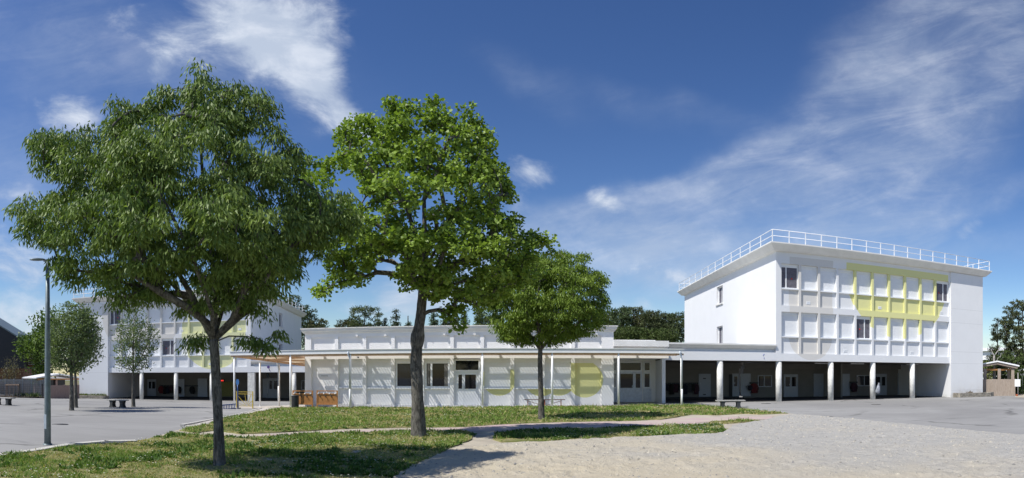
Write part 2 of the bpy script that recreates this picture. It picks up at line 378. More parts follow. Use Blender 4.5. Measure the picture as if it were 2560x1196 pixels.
def _sand(t, V):
    sp = t.node('ShaderNodeSeparateXYZ'); t.put(sp.inputs[0], V)
    big = t.noise(V, .22, 6, .6, .6); mid = t.noise(V, 2.2, 6, .65, .8); fine = t.noise(V, 26, 4, .75)
    g = t.m('ADD', t.m('MULTIPLY', sp.outputs[0], .062), t.m('ADD', t.m('MULTIPLY', sp.outputs[1], .035), t.m('MULTIPLY', t.m('SUBTRACT', big, .5), 1.6)))
    c = t.mix(t.ramp(g, .25, 1.05), (.52, .455, .34), (.41, .395, .365))
    c = t.mix(t.ramp(mid, .5, .75, 0, .45), c, (.55, .50, .41)); c = t.mix(t.ramp(fine, .55, .8, 0, .5), c, (.24, .225, .20))
    c = t.mix(t.ramp(fine, .42, .2, 0, .5), c, (.64, .62, .58))
    h = t.m('ADD', t.m('MULTIPLY', mid, 1.0), t.m('MULTIPLY', fine, .35))
    return c, h, 1.0, .10
gmat('sand', _sand)
def _pink(t, V):
    big = t.noise(V, .9, 6, .65, .4); fine = t.noise(V, 30, 4, .7)
    c = t.mix(t.ramp(big, .35, .62), (.46, .40, .335), (.44, .33, .325)); return t.mix(t.ramp(fine, .5, .8, 0, .4), c, (.30, .25, .24)), fine, .35, .02
gmat('pink_path', _pink)
def _dirt(t, V):
    big = t.noise(V, 1.2, 6, .65, .4); fine = t.noise(V, 22, 4, .7)
    c = t.mix(t.ramp(big, .35, .65), (.47, .42, .34), (.36, .32, .26)); return t.mix(t.ramp(fine, .5, .8, 0, .4), c, (.25, .22, .18)), fine, .6, .03
gmat('dirt', _dirt)
def _lawn(t, V):
    big = t.noise(V, .5, 6, .65, .4); mid = t.noise(V, 5, 6, .7); fine = t.noise(V, 30, 4, .7)
    c = t.mix(t.ramp(big, .38, .64), (.30, .27, .12), (.15, .18, .05)); c = t.mix(t.ramp(mid, .45, .7, 0, .6), c, (.36, .30, .17))
    return t.mix(t.ramp(fine, .5, .75, 0, .7), c, (.07, .09, .03)), fine, .9, .05
gmat('lawn', _lawn)
def _far(t, V):
    big = t.noise(V, .05, 6, .65); return t.mix(t.ramp(big, .35, .6), (.10, .13, .04), (.17, .15, .08)), big, .2, .02
gmat('field', _far)
# ------------------------------------------------------------------ ground sheets
def grid_ground():
    xs = np.concatenate([-np.geomspace(900, 52, 14), np.arange(-50, 60.1, .5), np.geomspace(62, 900, 14)])
    ys = np.concatenate([-np.geomspace(300, 5, 8), np.arange(-4, 62.1, .5), np.geomspace(64, 1500, 16)])
    X, Y = np.meshgrid(xs, ys, indexing='ij'); Z = G(X, Y); ny = len(ys)
    v = np.stack([X, Y, Z], -1).reshape(-1, 3)
    i, j = np.meshgrid(np.arange(len(xs) - 1), np.arange(ny - 1), indexing='ij'); a = (i * ny + j).ravel()
    f = np.stack([a, a + ny, a + ny + 1, a + 1], -1)
    me = bpy.data.meshes.new('asphalt_yard'); me.from_pydata(v.tolist(), [], f.tolist())
    me.materials.append(MAT['asphalt']); me.polygons.foreach_set('use_smooth', [True] * len(f))
    o = bpy.data.objects.new('asphalt_yard', me); COL.objects.link(o); tag(o, kind='structure')
grid_ground()
def clip(poly, ax, v, keep_less):
    out = []; n = len(poly)
    for i in range(n):
        a = poly[i]; b = poly[(i + 1) % n]; ia = (a[ax] <= v) == keep_less or a[ax] == v; ib = (b[ax] <= v) == keep_less or b[ax] == v
        if ia: out.append(a)
        if ia != ib:
            t = (v - a[ax]) / (b[ax] - a[ax]); p = [a[0] + (b[0] - a[0]) * t, a[1] + (b[1] - a[1]) * t]; p[ax] = v; out.append(tuple(p))
    return out
def rough_edge(poly, step=.3, amp=.08, nscale=1.3):
    out = []; n = len(poly)
    for i in range(n):
        a = poly[i]; b = poly[(i + 1) % n]; L = math.hypot(b[0] - a[0], b[1] - a[1]); k = max(1, int(L / step))
        nx, ny = (b[1] - a[1]) / max(L, 1e-6), -(b[0] - a[0]) / max(L, 1e-6)
        for j in range(k):
            t = j / k; x = a[0] + (b[0] - a[0]) * t; y = a[1] + (b[1] - a[1]) * t
            o = (float(fbm(x * nscale + 40, y * nscale + 40, 4)) - .5) * 2 * amp * (0 if j == 0 and amp == 0 else 1)
            out.append((x + nx * o, y + ny * o))
    return out
def sheet(name, poly, lift, m, cell=.5, hfun=None, skirt=.0, kind='structure', smooth=True):
    vs = []; key = {}; fs = []; edges = {}
    def vid(p):
        k = (round(p[0], 3), round(p[1], 3))
        if k not in key:
            key[k] = len(vs); vs.append((p[0], p[1], 0.0))
        return key[k]
    x0 = min(p[0] for p in poly); x1 = max(p[0] for p in poly)
    i0, i1 = math.floor(x0 / cell), math.ceil(x1 / cell)
    for i in range(i0, i1):
        row = clip(clip(poly, 0, i * cell, False), 0, (i + 1) * cell, True)
        if len(row) < 3: continue
        y0 = min(p[1] for p in row); y1 = max(p[1] for p in row)
        for j in range(math.floor(y0 / cell), math.ceil(y1 / cell)):
            c = clip(clip(row, 1, j * cell, False), 1, (j + 1) * cell, True)
            ids = []
            for p in c:
                q = vid(p)
                if q not in ids: ids.append(q)
            if len(ids) >= 3:
                ar = sum(vs[ids[k]][0] * vs[ids[(k + 1) % len(ids)]][1] - vs[ids[(k + 1) % len(ids)]][0] * vs[ids[k]][1] for k in range(len(ids)))
                if abs(ar) < 1e-5: continue
                if ar < 0: ids = ids[::-1]
                fs.append(ids)
    A_ = np.array(vs); Z_ = G(A_[:, 0], A_[:, 1]) + lift + (hfun(A_[:, 0], A_[:, 1]) if hfun else 0); vs = list(zip(A_[:, 0].tolist(), A_[:, 1].tolist(), Z_.tolist()))
    if skirt:
        cnt = {}
        for f in fs:
            for k in range(len(f)):
                e = (f[k], f[(k + 1) % len(f)]); cnt[e] = 1
        low = {}
        for (a, b) in list(cnt):
            if (b, a) not in cnt:
                for q in (a, b):
                    if q not in low: low[q] = len(vs); vs.append((vs[q][0], vs[q][1], vs[q][2] - skirt))
                fs.append([b, a, low[a], low[b]])
    me = bpy.data.meshes.new(name); me.from_pydata(vs, [], fs); me.materials.append(MAT[m]); me.polygons.foreach_set('use_smooth', [smooth] * len(fs))
    o = bpy.data.objects.new(name, me); COL.objects.link(o); tag(o, kind=kind); return o
def P2(lst): return [tuple(at(*p)[:2]) for p in lst]
LAWN_A = rough_edge(P2([(445, 1079), (500, 1068), (560, 1048), (610, 1038), (663, 1028), (700, 1021.5), (780, 1019.5), (900, 1020), (1200, 1019.5), (1500, 1018), (1570, 1014.5), (1660, 1014), (1720, 1014), (1790, 1018), (1850, 1023), (1910, 1029), (1970, 1035), (1900, 1038), (1860, 1036), (1790, 1040), (1730, 1038), (1700, 1044), (1650, 1051), (1560, 1054), (1400, 1057), (1260, 1062), (1160, 1069), (1000, 1071), (850, 1075), (700, 1083), (600, 1087), (540, 1079), (490, 1085)]), .3, .16)
LAWN_B = rough_edge(P2([(-260, 1190), (0, 1142), (60, 1135), (170, 1120), (300, 1113), (345, 1106), (400, 1094), (430, 1084), (450, 1088), (600, 1095), (720, 1091), (860, 1085), (980, 1081), (1100, 1079), (1170, 1080), (1188, 1088), (1180, 1102), (1130, 1122), (1070, 1150), (1010, 1180), (985, 1196), (900, 1260), (700, 1450), (-260, 1550)]), .25, .12)
LAWN_C = rough_edge(P2([(1245, 1086), (1300, 1079), (1450, 1074), (1600, 1070), (1700, 1066), (1800, 1064), (1822, 1078), (1780, 1087), (1700, 1089), (1600, 1094), (1500, 1097), (1400, 1103), (1320, 1106), (1250, 1108), (1232, 1100)]), .25, .12)
LAWN_D = rough_edge(P2([(1770, 1059), (1800, 1054), (1880, 1051), (1905, 1053), (1860, 1058), (1800, 1062)]), .25, .08)
hl = lambda x, y: .05 * (fbm(x * .8, y * .8, 3) - .5) + .04 * (fbm(x * 3, y * 3, 2) - .5)
sheet('dirt_ground', P2([(-300, 1190), (0, 1142), (60, 1135), (170, 1121), (345, 1107), (440, 1077), (500, 1067), (560, 1050), (700, 1022), (1500, 1019), (1720, 1015), (1800, 1019.5), (1920, 1030), (2010, 1038), (1900, 1062), (1830, 1088), (1500, 1102), (1250, 1116), (1130, 1143), (1000, 1200), (800, 1400), (-300, 1550)]), .004, 'dirt', .5)
sheet('path', rough_edge(P2([(640, 1089), (860, 1079), (1000, 1074), (1160, 1070), (1260, 1063), (1400, 1058), (1560, 1055), (1650, 1052), (1700, 1046), (1800, 1044), (1930, 1042), (1930, 1049), (1760, 1057), (1700, 1063), (1600, 1067.5), (1450, 1072), (1300, 1077), (1180, 1080), (1000, 1081), (860, 1085), (640, 1093)]), .3, .05), .012, 'pink_path', .5)
def hs(x, y):
    f1 = fbm(x * 2.2, y * 2.2, 4); f2 = fbm(x * 5 + 9, y * 7, 3); rr = np.hypot(x, y)
    k = np.clip((24 - rr) / 9, 0, 1); f3 = np.abs(fbm(x * 3.4 + 21, y * 5.5 + 2, 2) - .5); tr = fbm(x * .6 + 3, y * .6 + 8, 3)
    return .022 + .05 * (f1 - .5) + k * np.clip((tr - .38) * 5, .15, 1) * (.10 * np.maximum(0, f2 - .52) - .12 * np.maximum(0, .42 - f2) - .02 * np.maximum(0, .05 - f3) / .05)
SAND = rough_edge(P2([(960, 1210), (1080, 1145), (1230, 1112), (1500, 1098), (1810, 1083), (1830, 1066), (1905, 1052), (1960, 1040), (2000, 1037), (2100, 1046), (2300, 1066), (2560, 1090), (2900, 1140), (3000, 1200), (2900, 1330), (2500, 1500), (1300, 1700), (900, 1500), (900, 1300)]), .2, .12)
sheet('sand', SAND, .008, 'sand', .06, hs)
sheet('lawn', LAWN_B, .03, 'lawn', .25, hl, .05); sheet('lawn', LAWN_A, .03, 'lawn', .5, hl, .05)
sheet('lawn', LAWN_C, .03, 'lawn', .5, hl, .05); sheet('lawn', LAWN_D, .03, 'lawn', .5, hl, .05)
wk = [(-11.15, 17.4), (-12.0, 20.9), (-13.1, 25), (-14.2, 29.4), (-14.7, 31.2), (-17.8, 32.0), (-17.8, 44), (-13.2, 44), (-13.2, 34.6), (9.0, 34.6), (9.0, 32.6)]
wk += P2([(1655, 1017), (1500, 1021), (1200, 1022), (780, 1022), (700, 1024.5), (663, 1031), (560, 1052), (500, 1071), (476, 1072)])
sheet('pavement', wk, .02, 'walkway', .5, None, .3)
sheet('field', [(-200, 64), (-17, 64), (60, 64), (250, 64), (250, 420), (-200, 420)], .02, 'field', 10)
sheet('planting_ground', [tuple(ray(-400, 61)[:2]), tuple(ray(100, 60.2)[:2]), tuple(ray(190, 60.5)[:2]), tuple(ray(180, 70)[:2]), tuple(ray(-400, 72)[:2])], .03, 'soil', 1.0, lambda x, y: .12 * fbm(x, y, 2))
def kerb(pts, w, top, bot, m, label):
    b = MB()
    for i in range(len(pts) - 1):
        a = Vector((*pts[i], 0)); c = Vector((*pts[i + 1], 0)); d = (c - a).normalized(); n_ = Vector((d.y, -d.x, 0)) * w
        za = gz(a.x + .6, a.y) + top; zc2 = gz(c.x + .6, c.y) + top; a2 = a + n_; c2 = c + n_
        b.add([(a.x, a.y, bot), (c.x, c.y, bot), (c2.x, c2.y, bot), (a2.x, a2.y, bot), (a.x, a.y, za), (c.x, c.y, zc2), (c2.x, c2.y, zc2), (a2.x, a2.y, za)],
              [(0, 3, 2, 1), (4, 5, 6, 7), (0, 1, 5, 4), (1, 2, 6, 5), (2, 3, 7, 6), (3, 0, 4, 7)])
    o = b.build('kerb', MAT[m]); tag(o, kind='structure')
k1 = [tuple(at(px, py)[:2]) for px, py in [(-260, 1190), (-100, 1160), (0, 1141), (60, 1133), (175, 1114), (260, 1107), (338, 1106)]]
kerb(k1, .22, .06, -.2, 'concrete', '')
kerb([(-11.35, 17.4), (-12.2, 20.9), (-13.3, 25), (-14.4, 29.4), (-14.9, 31.2)], .14, .035, -.6, 'concrete', '')
mat('iron', (.07, .068, .065), .6, .4, var=.4, scale=20)
for (px, py, lab) in ((150, 1062, 'round iron drain cover in the left yard near the street lamp'), (2190, 1012, 'iron drain cover in the right yard before the columns'), (1915, 1010, 'small iron drain cover behind the dark-legged bench')):
    p = at(px, py); f = MB(); f.tube([(0, 0, -.03), (0, 0, .008)], .30, 28); o = f.build('drain_cover', MAT['iron'], None, p); tag(o, lab, 'drain cover')
# ------------------------------------------------------------------ wing buildings
BAY = 1.445
def rings(b, rect, prof, mi=0):
    """cornice: rect (x0,x1,y0,y1) grown outwards by each (offset, z)"""
    x0, x1, y0, y1 = rect; k = len(prof); vs = []
    for o, z in prof: vs += [(x0 - o, y0 - o, z), (x1 + o, y0 - o, z), (x1 + o, y1 + o, z), (x0 - o, y1 + o, z)]
    fs = [(i * 4 + j, i * 4 + (j + 1) % 4, (i + 1) * 4 + (j + 1) % 4, (i + 1) * 4 + j) for i in range(k - 1) for j in range(4)]
    b.add(vs, fs, mi)
def plain_window(parent, x0, x1, z0, z1, y, split=.42, pane_m='curtain', flip=False, sp=True, frame='metal_white', t=.07):
    w = MB(); w.box(x0, x1, y, y + .06, z0, z0 + t); w.box(x0, x1, y, y + .06, z1 - t, z1)
    w.box(x0, x0 + t, y, y + .06, z0 + t, z1 - t); w.box(x1 - t, x1, y, y + .06, z0 + t, z1 - t)
    xs = x0 + (x1 - x0) * split
    if sp: w.box(xs - t * .6, xs + t * .6, y - .004, y + .06, z0 + t, z1 - t)
    fr = w.build('window', MAT[frame], parent)
    p = MB(); p.box(x0 + t, x1 - t, y + .03, y + .045, z0 + t, z1 - t)
    p.build('pane', MAT[pane_m], fr)
    return fr
def door(parent, x0, x1, z0, z1, y, panes=(), handle=None, m='door_shaded', split=None, name='door'):
    d = MB(); d.box(x0, x1, y, y + .05, z0, z1); t = .06
    d.box(x0 - t, x0, y - .02, y + .05, z0, z1 + t); d.box(x1, x1 + t, y - .02, y + .05, z0, z1 + t); d.box(x0, x1, y - .02, y + .05, z1, z1 + t)
    if split: d.box(split - .012, split + .012, y - .012, y - .001, z0, z1)
    o = d.build(name, MAT[m], parent)
    for a, b_, c, e in panes:
        f = MB(); f.box(a - .04, b_ + .04, y - .014, y - .002, c - .04, e + .04); f.box(a, b_, y - .019, y - .0145, c, e, 1)
        f.build('pane', [MAT[m], MAT['glass_dark']], o)
    if handle is not None:
        h = MB(); h.box(handle - .02, handle + .02, y - .05, y - .0015, z0 + .92, z0 + 1.06); h.box(handle - .02, handle + .09, y - .07, y - .05, z0 + 1.0, z0 + 1.03)
        h.build('handle', MAT['pipe_grey'], o)
    return o
def wing(loc, rz, blank_left, win, mname, label, zb=0.0, side_win=True, blank_proj=.14):
    root = empty('school_wing', loc, rz, label, 'school building', 'three-storey wings of the school')
    Wd, Dp, Z0, Z1 = 18.2, 23.0, 2.67, 9.84
    L = 10 * BAY
    if blank_left: bx0 = 3.44; bl = (0, 3.44); cor = (3.44 + L, Wd)
    else: bx0 = .31; bl = (.31 + L, Wd); cor = (0, .31)
    M = MAT[mname]; w = MB()
    rows = [(3.17, 4.24, 5.93), (6.35, 7.42, 9.11)]           # bottom of bay, sill, top of bay
    for z0, z1 in ((Z0, 3.17), (5.93, 6.35), (9.11, Z1)): w.box(cor[0], cor[1], 0, .30, z0, z1); w.box(bx0, bx0 + L, 0, .30, z0, z1)
    for z0, zs, z1 in rows:
        w.box(cor[0], cor[1], 0, .30, z0, z1)
        for k in range(11):
            x = bx0 + k * BAY; a, b_ = x - .085, x + .085
            if k == 0: a = x if not blank_left else x
            if k == 10: b_ = x
            w.box(a, b_, 0, .30, z0, z1)
    w.box(0 if not blank_left else bx0, bx0 + L if not blank_left else Wd, .30, .50, Z0, Z1)              # back slab
    for k in range(10):
        for z0, zs, z1 in rows: w.box(bx0 + k * BAY + .085, bx0 + (k + 1) * BAY - .085, .13, .30, z0, zs)   # panel under the sill
    # blank tower wall
    w.box(bl[0], bl[1], -blank_proj, .50, zb - .3, Z1)
    # sides and back
    xs0, xs1 = 0, Wd
    def side(x0, x1, holes):
        if not holes: w.box(x0, x1, .5, Dp, zb - .3, Z1); return
        ya, yb_ = holes[0][0], holes[0][1]
        w.box(x0, x1, .5, ya, Z0, Z1); w.box(x0, x1, yb_, Dp, Z0, Z1)
        zc = Z0
        for _, _, a, b_ in holes: w.box(x0, x1, ya, yb_, zc, a); zc = b_
        w.box(x0, x1, ya, yb_, zc, Z1)
    holes = [(10.9, 12.5, 4.3, 5.85), (10.9, 12.5, 7.75, 9.2)]
    vis = (0, .35) if not blank_left else (Wd - .35, Wd); hid = (Wd - .35, Wd) if not blank_left else (0, .35)
    side(*vis, holes); side(*hid, [])
    w.box(bl[0] if not blank_left else bl[1] - .25, bl[0] + .25 if not blank_left else bl[1], .501, 7.2, zb - .3, Z0 + .003)
    w.box(.35, Wd - .35, Dp - .3, Dp, zb - .3, Z1)
    # strip of wall above the open ground floor, and the walls that close it
    w.build('wall', M, root)
    for _, _, a, b_ in holes:
        f = MB(); xg = .2 if not blank_left else Wd - .24
        f.box(xg, xg + .05, 10.9, 12.5, a, a + .08); f.box(xg, xg + .05, 10.9, 12.5, b_ - .08, b_)
        for yy in (10.9, 11.66, 12.42): f.box(xg, xg + .05, yy, yy + .08, a + .08, b_ - .08)
        fr = f.build('window', MAT['metal_white'], root)
        p = MB(); p.box(xg + .02, xg + .03, 10.98, 12.42, a + .08, b_ - .08); p.build('pane', MAT['curtain'], fr)
        s = MB(); s.box(-.10 if not blank_left else Wd, 0 if not blank_left else Wd + .1, 10.8, 12.6, a - .12, a - .02); s.build('sill', MAT['cornice_white'], fr)
    # floor slab over the covered yard
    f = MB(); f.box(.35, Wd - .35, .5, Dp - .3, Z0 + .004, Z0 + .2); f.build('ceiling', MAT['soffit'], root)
    # cornice and roof
    c = MB(); rings(c, (0, Wd, 0, Dp), [(-.3, Z1 - .02), (.0, Z1 + .0), (.26, Z1 + .05), (.58, Z1 + .40), (.61, Z1 + .44), (.61, Z1 + .52), (.30, Z1 + .53)])
    c.build('cornice', MAT['cornice_white'], root)
    r = MB(); r.box(-.31, Wd + .31, -.31, Dp + .31, Z1 + .2, Z1 + .52); r.build('roof', MAT['roof_grey'], root)
    # railing
    rl = MB(); o = .45; zt = Z1 + .52; A = [(-o, Dp + o), (-o, -o), (Wd + o, -o), (Wd + o, Dp + o)]
    for (xa, ya), (xb, yb_) in list(zip(A[:-1], A[1:])) + [(A[3], A[0])]:
        for h in (.40, .80): rl.tube([(xa, ya, zt + h), (xb, yb_, zt + h)], .022, 6)
    ra = rl.build('railing', MAT['metal_white'], root)
    def posts(xa, ya, xb, yb_, n):
        for i in range(n):
            t = i / n; x = xa + (xb - xa) * t; y = ya + (yb_ - ya) * t
            p = MB(); p.box(-.025, .025, -.025, .025, 0, .80); p.box(-.06, .06, -.06, .06, -.005, .015); p.build('post', MAT['metal_white'], ra, (x, y, zt))
    posts(-o, -o, Wd + o, -o, 16); posts(Wd + o, -o, Wd + o, Dp + o, 12); posts(-o, Dp + o, -o, -o, 12)
    # windows and shutters
    for ri, (z0, zs, z1) in enumerate(rows):
        for k in range(10):
            x0 = bx0 + k * BAY + .087; x1 = bx0 + (k + 1) * BAY - .087
            s = MB(); s.box(x0, x1, .02, .30, zs - .005, zs + .075)
            if (ri, k) in win:
                sp = win[(ri, k)]
                fr = plain_window(root, x0, x1, zs + .077, z1 - .16, .17, sp, 'curtain', t=.06)
                s.build('sill', MAT['trim_white'], fr)
                bx = MB(); bx.box(x0, x1, .15, .299, z1 - .158, z1 - .001); bx.build('shutter_box', MAT['trim_white'], fr)
                d = MB(); cx = x0 + (x1 - x0) * (sp / 2 + .5 if sp < .5 else sp / 2); d.tube([(cx, .196, zs + .75), (cx, .1995, zs + .75)], .06, 12); d.build('sticker', MAT['red'], fr)
            else:
                b2 = MB(); b2.box(x0, x1, .16, .299, z1 - .19, z1 - .001)
                n = 11; hh = (z1 - .19 - zs - .077) / n
                for q in range(n):
                    za = zs + .077 + q * hh; b2.prism([(.210, za), (.214, za + hh * .06), (.214, za + hh * .94), (.210, za + hh), (.295, za + hh), (.295, za)], x0 + .03, x1 - .03)
                b2.box(x0, x0 + .03, .18, .299, zs + .076, z1 - .191); b2.box(x1 - .03, x1, .18, .299, zs + .076, z1 - .191)
                sh = b2.build('shutter', MAT['shutter_white'], root); s.build('sill', MAT['trim_white'], sh)
            if (k * 3 + ri * 2) % 4 == 1:
                v = MB(); v.box(x0 + .45, x0 + .75, .118, .129, z0 + .16, z0 + .36)
                for q in range(4): v.box(x0 + .47, x0 + .73, .112, .1175, z0 + .18 + q * .045, z0 + .2 + q * .045)
                v.build('vent', MAT['trim_white'], root)
    return root
r_sh = [(2.64, 4.40, 1.655, 9.6, BEI, True), (9.97, 9.05, 4.62, 9.6, YEL, True)]
mural('mural_right', r_sh, joints=(14.77, 18.3, (.55, 2.67, 3.6, 5.9, 7.0)))
wing((15.86, 36, 0), 0, False, {(1, 0): .32, (1, 9): .62, (0, 4): .6}, 'mural_right',
     'white three-storey wing at the right with a large yellow painted arch over its shutters')
LN = -.175; LD = 52.3; LZ = -.66
def left_pt(Lx, d=0.0): return (math.sin(LN) * (LD + d) + math.cos(LN) * Lx, math.cos(LN) * (LD + d) - math.sin(LN) * Lx)
l_sh = [(7.1, 8.6, 4.35, 9.6, BEI, True), (14.55, 6.1, 3.15, 9.6, (.72, .72, .42), True)]
mural('mural_left', l_sh, joints=(-.1, 3.43, (2.67, 5.9)))
wing((*left_pt(-33.55), LZ), -LN, True, {(1, 0): .36, (0, 4): .66}, 'mural_left',
     'white three-storey wing at the left, behind the trees, with a pale yellow painted arch', 0.0)
# ------------------------------------------------------------------ open ground floors (porticoes)
def columns(parent, xs, y, z1, z0=0.0, r=.2, group=None):
    for x in xs:
        b = MB(); b.tube([(0, 0, z0 - .3), (0, 0, z1)], r, 24); o = b.build('column', MAT['column_concrete'], parent, (x, y, 0))
def coat(x, y, z, w, h, colr, ang=0, label='', group='coats hanging under the covered yards', root=None):
    b = MB(); n = 10; prof = [(0, .10), (-.06 * h, .34), (-.14 * h, .48), (-.4 * h, .46), (-.75 * h, .5), (-h, .46)]
    vs = []
    for dz, k in prof:
        for i in range(n):
            a = 2 * math.pi * i / n; rr = 1 + .18 * math.sin(3 * a + dz * 7)
            vs.append((math.cos(a) * w * k * rr, math.sin(a) * .09 * (k + .3) * rr, dz))
    fs = [(i * n + j, i * n + (j + 1) % n, (i + 1) * n + (j + 1) % n, (i + 1) * n + j) for i in range(len(prof) - 1) for j in range(n)] + [tuple(range(n))]
    b.add(vs, fs, 0, True)
    for s_ in (-1, 1): b.tube([(s_ * w * .4, 0, -.1 * h), (s_ * w * .58, -.02, -.4 * h), (s_ * w * .6, -.01, -.7 * h)], [.05, .045, .04], 7)
    name = 'coat'; m = MAT.get(colr) or mat(colr, {'coat_red': (.14, .02, .022), 'coat_navy': (.014, .016, .03), 'coat_black': (.012, .012, .013), 'coat_plum': (.05, .018, .03), 'coat_grey': (.05, .05, .055)}[colr], .9, var=.3)
    o = b.build(name, m, None, (x, y, z)); o.rotation_euler = (0, 0, ang); tag(o, label, 'coat', group); return o
WR = [o for o in COL.objects if o.name == 'school_wing'][0]; WL = [o for o in COL.objects if o.name == 'school_wing.001'][0]
BY = 43.0
def bX(px): return BY * math.tan((px - XC) / F)
def bZ(px, py): return EYE - (py - YH) * (BY / math.cos((px - XC) / F)) / F
# right wing ground floor (local x = X - 15.86, local y = Y - 36)
def rl(px): return bX(px) - 15.86
columns(WR, [36.2 * math.tan((p - XC) / F) - 15.86 for p in (1947, 2077, 2182, 2281)], .22, 2.67)
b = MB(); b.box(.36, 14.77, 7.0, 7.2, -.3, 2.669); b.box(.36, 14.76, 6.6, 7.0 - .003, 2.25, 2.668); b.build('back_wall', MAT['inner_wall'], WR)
b = MB(); b.box(rl(2064), rl(2064) + .15, 4.5, 6.6, -.1, 2.66); b.build('partition', MAT['inner_wall'], WR)
YB = 6.93
door(WR, rl(1960), rl(1992), .02, 1.75, YB, [(rl(1960) + .1, rl(1975) - .05, .85, 1.6), (rl(1977) + .05, rl(1992) - .1, .85, 1.6)], rl(1973), split=rl(1976))
door(WR, rl(2035), rl(2056), .02, 1.8, YB, [], rl(2051))
door(WR, rl(2103), rl(2122), .02, 1.8, YB, [], rl(2106))
plain_window(WR, rl(2141), rl(2175), .82, 1.75, YB, .55, 'glass_dark', frame='door_shaded')
door(WR, rl(2186), rl(2214), .02, 1.8, YB, [(rl(2186) + .1, rl(2200) - .05, .85, 1.6), (rl(2202) + .05, rl(2214) - .1, .85, 1.6)], rl(2199), split=rl(2201))
door(WR, rl(2245), rl(2264), .02, 1.85, YB, [], rl(2260))
for px in (2010, 2095, 2230): # small lamps on the ceiling
    l = MB(); l.box(-.6, .6, -.08, .08, 2.60, 2.668); l.build('ceiling_lamp', MAT['trim_white'], WR, (rl(px), 4.0, 0))
def rack(x0, x1, y, z, label, coats, z_off=0):
    b = MB(); b.box(x0, x1, y - .03, y, z - .07, z + .07)
    n = max(2, int((x1 - x0) / .3))
    o = b.build('coat_rack', MAT['bench_dark']); tag(o, label, 'coat rack')
    for i in range(n):
        h = MB(); xx = x0 + (x1 - x0) * (i + .5) / n; h.tube([(xx, y - .0305, z), (xx, y - .09, z), (xx, y - .1, z + .05)], .012, 6); h.build('hook', MAT['metal_grey'], o)
    return o
mat('shaded_floor', (.045, .043, .042), .85, var=.3, scale=2)  # near-black colour standing in for shade on the ground
sheet('portico_shade', [(8.4, 36.35), (30.6, 36.35), (30.6, 43.0), (8.4, 43.0)], .012, 'shaded_floor', 1.0)  # added sheet over the asphalt, paints the shade under the portico
sheet('portico_shade', [left_pt(-30.05, .3), left_pt(-6, .3), left_pt(-6, 7.0), left_pt(-30.05, 7.0)], .045, 'shaded_floor', 1.0)  # same painted shade under the left wing and its walkway
# ------------------------------------------------------------------ linking buildings
def annex(loc, rz, L, label, cols, cut_l=0, z1=3.75, deep=7.2):
    root = empty('covered_walkway', loc, rz, label, 'covered walkway', 'flat-roofed covered walkways')
    M = MAT['mural_plain']
    w = MB(); w.box(0, L, 0, .3, 2.67, 3.22); w.box(0, L, .30, .5, 2.67, 3.7)
    w.build('wall', M, root)
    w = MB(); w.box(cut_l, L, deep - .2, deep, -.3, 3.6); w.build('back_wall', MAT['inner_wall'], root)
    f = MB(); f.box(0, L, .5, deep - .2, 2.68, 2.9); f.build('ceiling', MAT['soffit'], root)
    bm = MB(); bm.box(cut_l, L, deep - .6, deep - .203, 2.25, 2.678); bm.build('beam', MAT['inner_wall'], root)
    c = MB(); c.prism([(.30, 3.42), (.12, 3.46), (-.12, z1 - .09), (-.12, z1), (deep, z1), (deep, z1 - .1), (.30, z1 - .1)], -.0, L); c.build('cornice', MAT['cornice_white'], root)
    columns(root, cols, .22, 2.67)
    return root
mural('mural_plain', [])
AX0 = 8.24
AR = annex((AX0, 36, 0), 0, 15.86 - AX0 - .003, 'flat-roofed white walkway joining the low building to the right wing', [36.2 * math.tan((1800 - XC) / F) - AX0])
def al(px): return bX(px) - AX0
b = MB(); b.box(0, .22, -.0 + .001, 7.0, -.3, 2.668); b.build('end_wall', MAT['mural_plain'], AR)
b = MB(); b.box(.222, 7.6, 7.0 - .12, 7.0 - .003, -.2, .12); b.build('dark_strip', MAT['black_clad'], AR)  # near-black strip along the foot of the back wall
YA = 6.93
door(AR, al(1748), al(1774), .13, 1.78, YA, [], al(1750))
for z_ in (1.45, .25): b = MB(); b.box(al(1757), al(1764), YA - .012, YA - .002, z_, z_ + .08); b.build('door_plate', MAT['bench_dark'], AR)
b = MB(); b.box(al(1822), al(1831), YA - .01, YA, .1, 1.8); b.build('open_doorway', MAT['dark_gap'], AR)
door(AR, al(1832), al(1845), .13, 1.8, YA, [(al(1832) + .08, al(1845) - .08, .9, 1.65)], al(1834))
door(AR, al(1853), al(1874), .13, 1.8, YA, [], al(1856))
plain_window(AR, al(1894), al(1929), .82, 1.74, YA, .45, 'glass_dark', frame='door_shaded')
rack(bX(1661), bX(1744), 42.87, 1.12, 'long dark coat rack on the back wall beside the first column of the right walkway', 0)
cs = ['coat_navy', 'coat_black', 'coat_plum', 'coat_black', 'coat_navy', 'coat_grey', 'coat_black', 'coat_plum']
desc = {'coat_red': 'dark red', 'coat_navy': 'navy', 'coat_black': 'black', 'coat_plum': 'plum', 'coat_grey': 'dark grey'}
nth = ['first', 'second', 'third', 'fourth', 'fifth', 'sixth', 'seventh', 'eighth', 'ninth']
for i, px in enumerate((1665, 1677, 1686, 1695, 1710, 1721, 1729, 1738)):
    coat(bX(px), 42.74, 1.1, .36 + .1 * (i % 3 == 2), .5 + .28 * ((i * 5) % 3) / 2, cs[i], 0, '%s coat hanging %s from the left on the rack under the right walkway' % (desc[cs[i]], nth[i]))
rack(bX(1872), bX(1893), 42.87, 1.14, 'short coat rack between the door and the window under the right walkway', 0)
coat(bX(1882), 42.72, 1.12, .55, .75, 'coat_red', 0, 'dark red coat hanging full beside the window under the right walkway')
coat(bX(1872), 42.70, .98, .3, .4, 'coat_navy', 0, 'small navy coat hanging left of the dark red one by the white door')
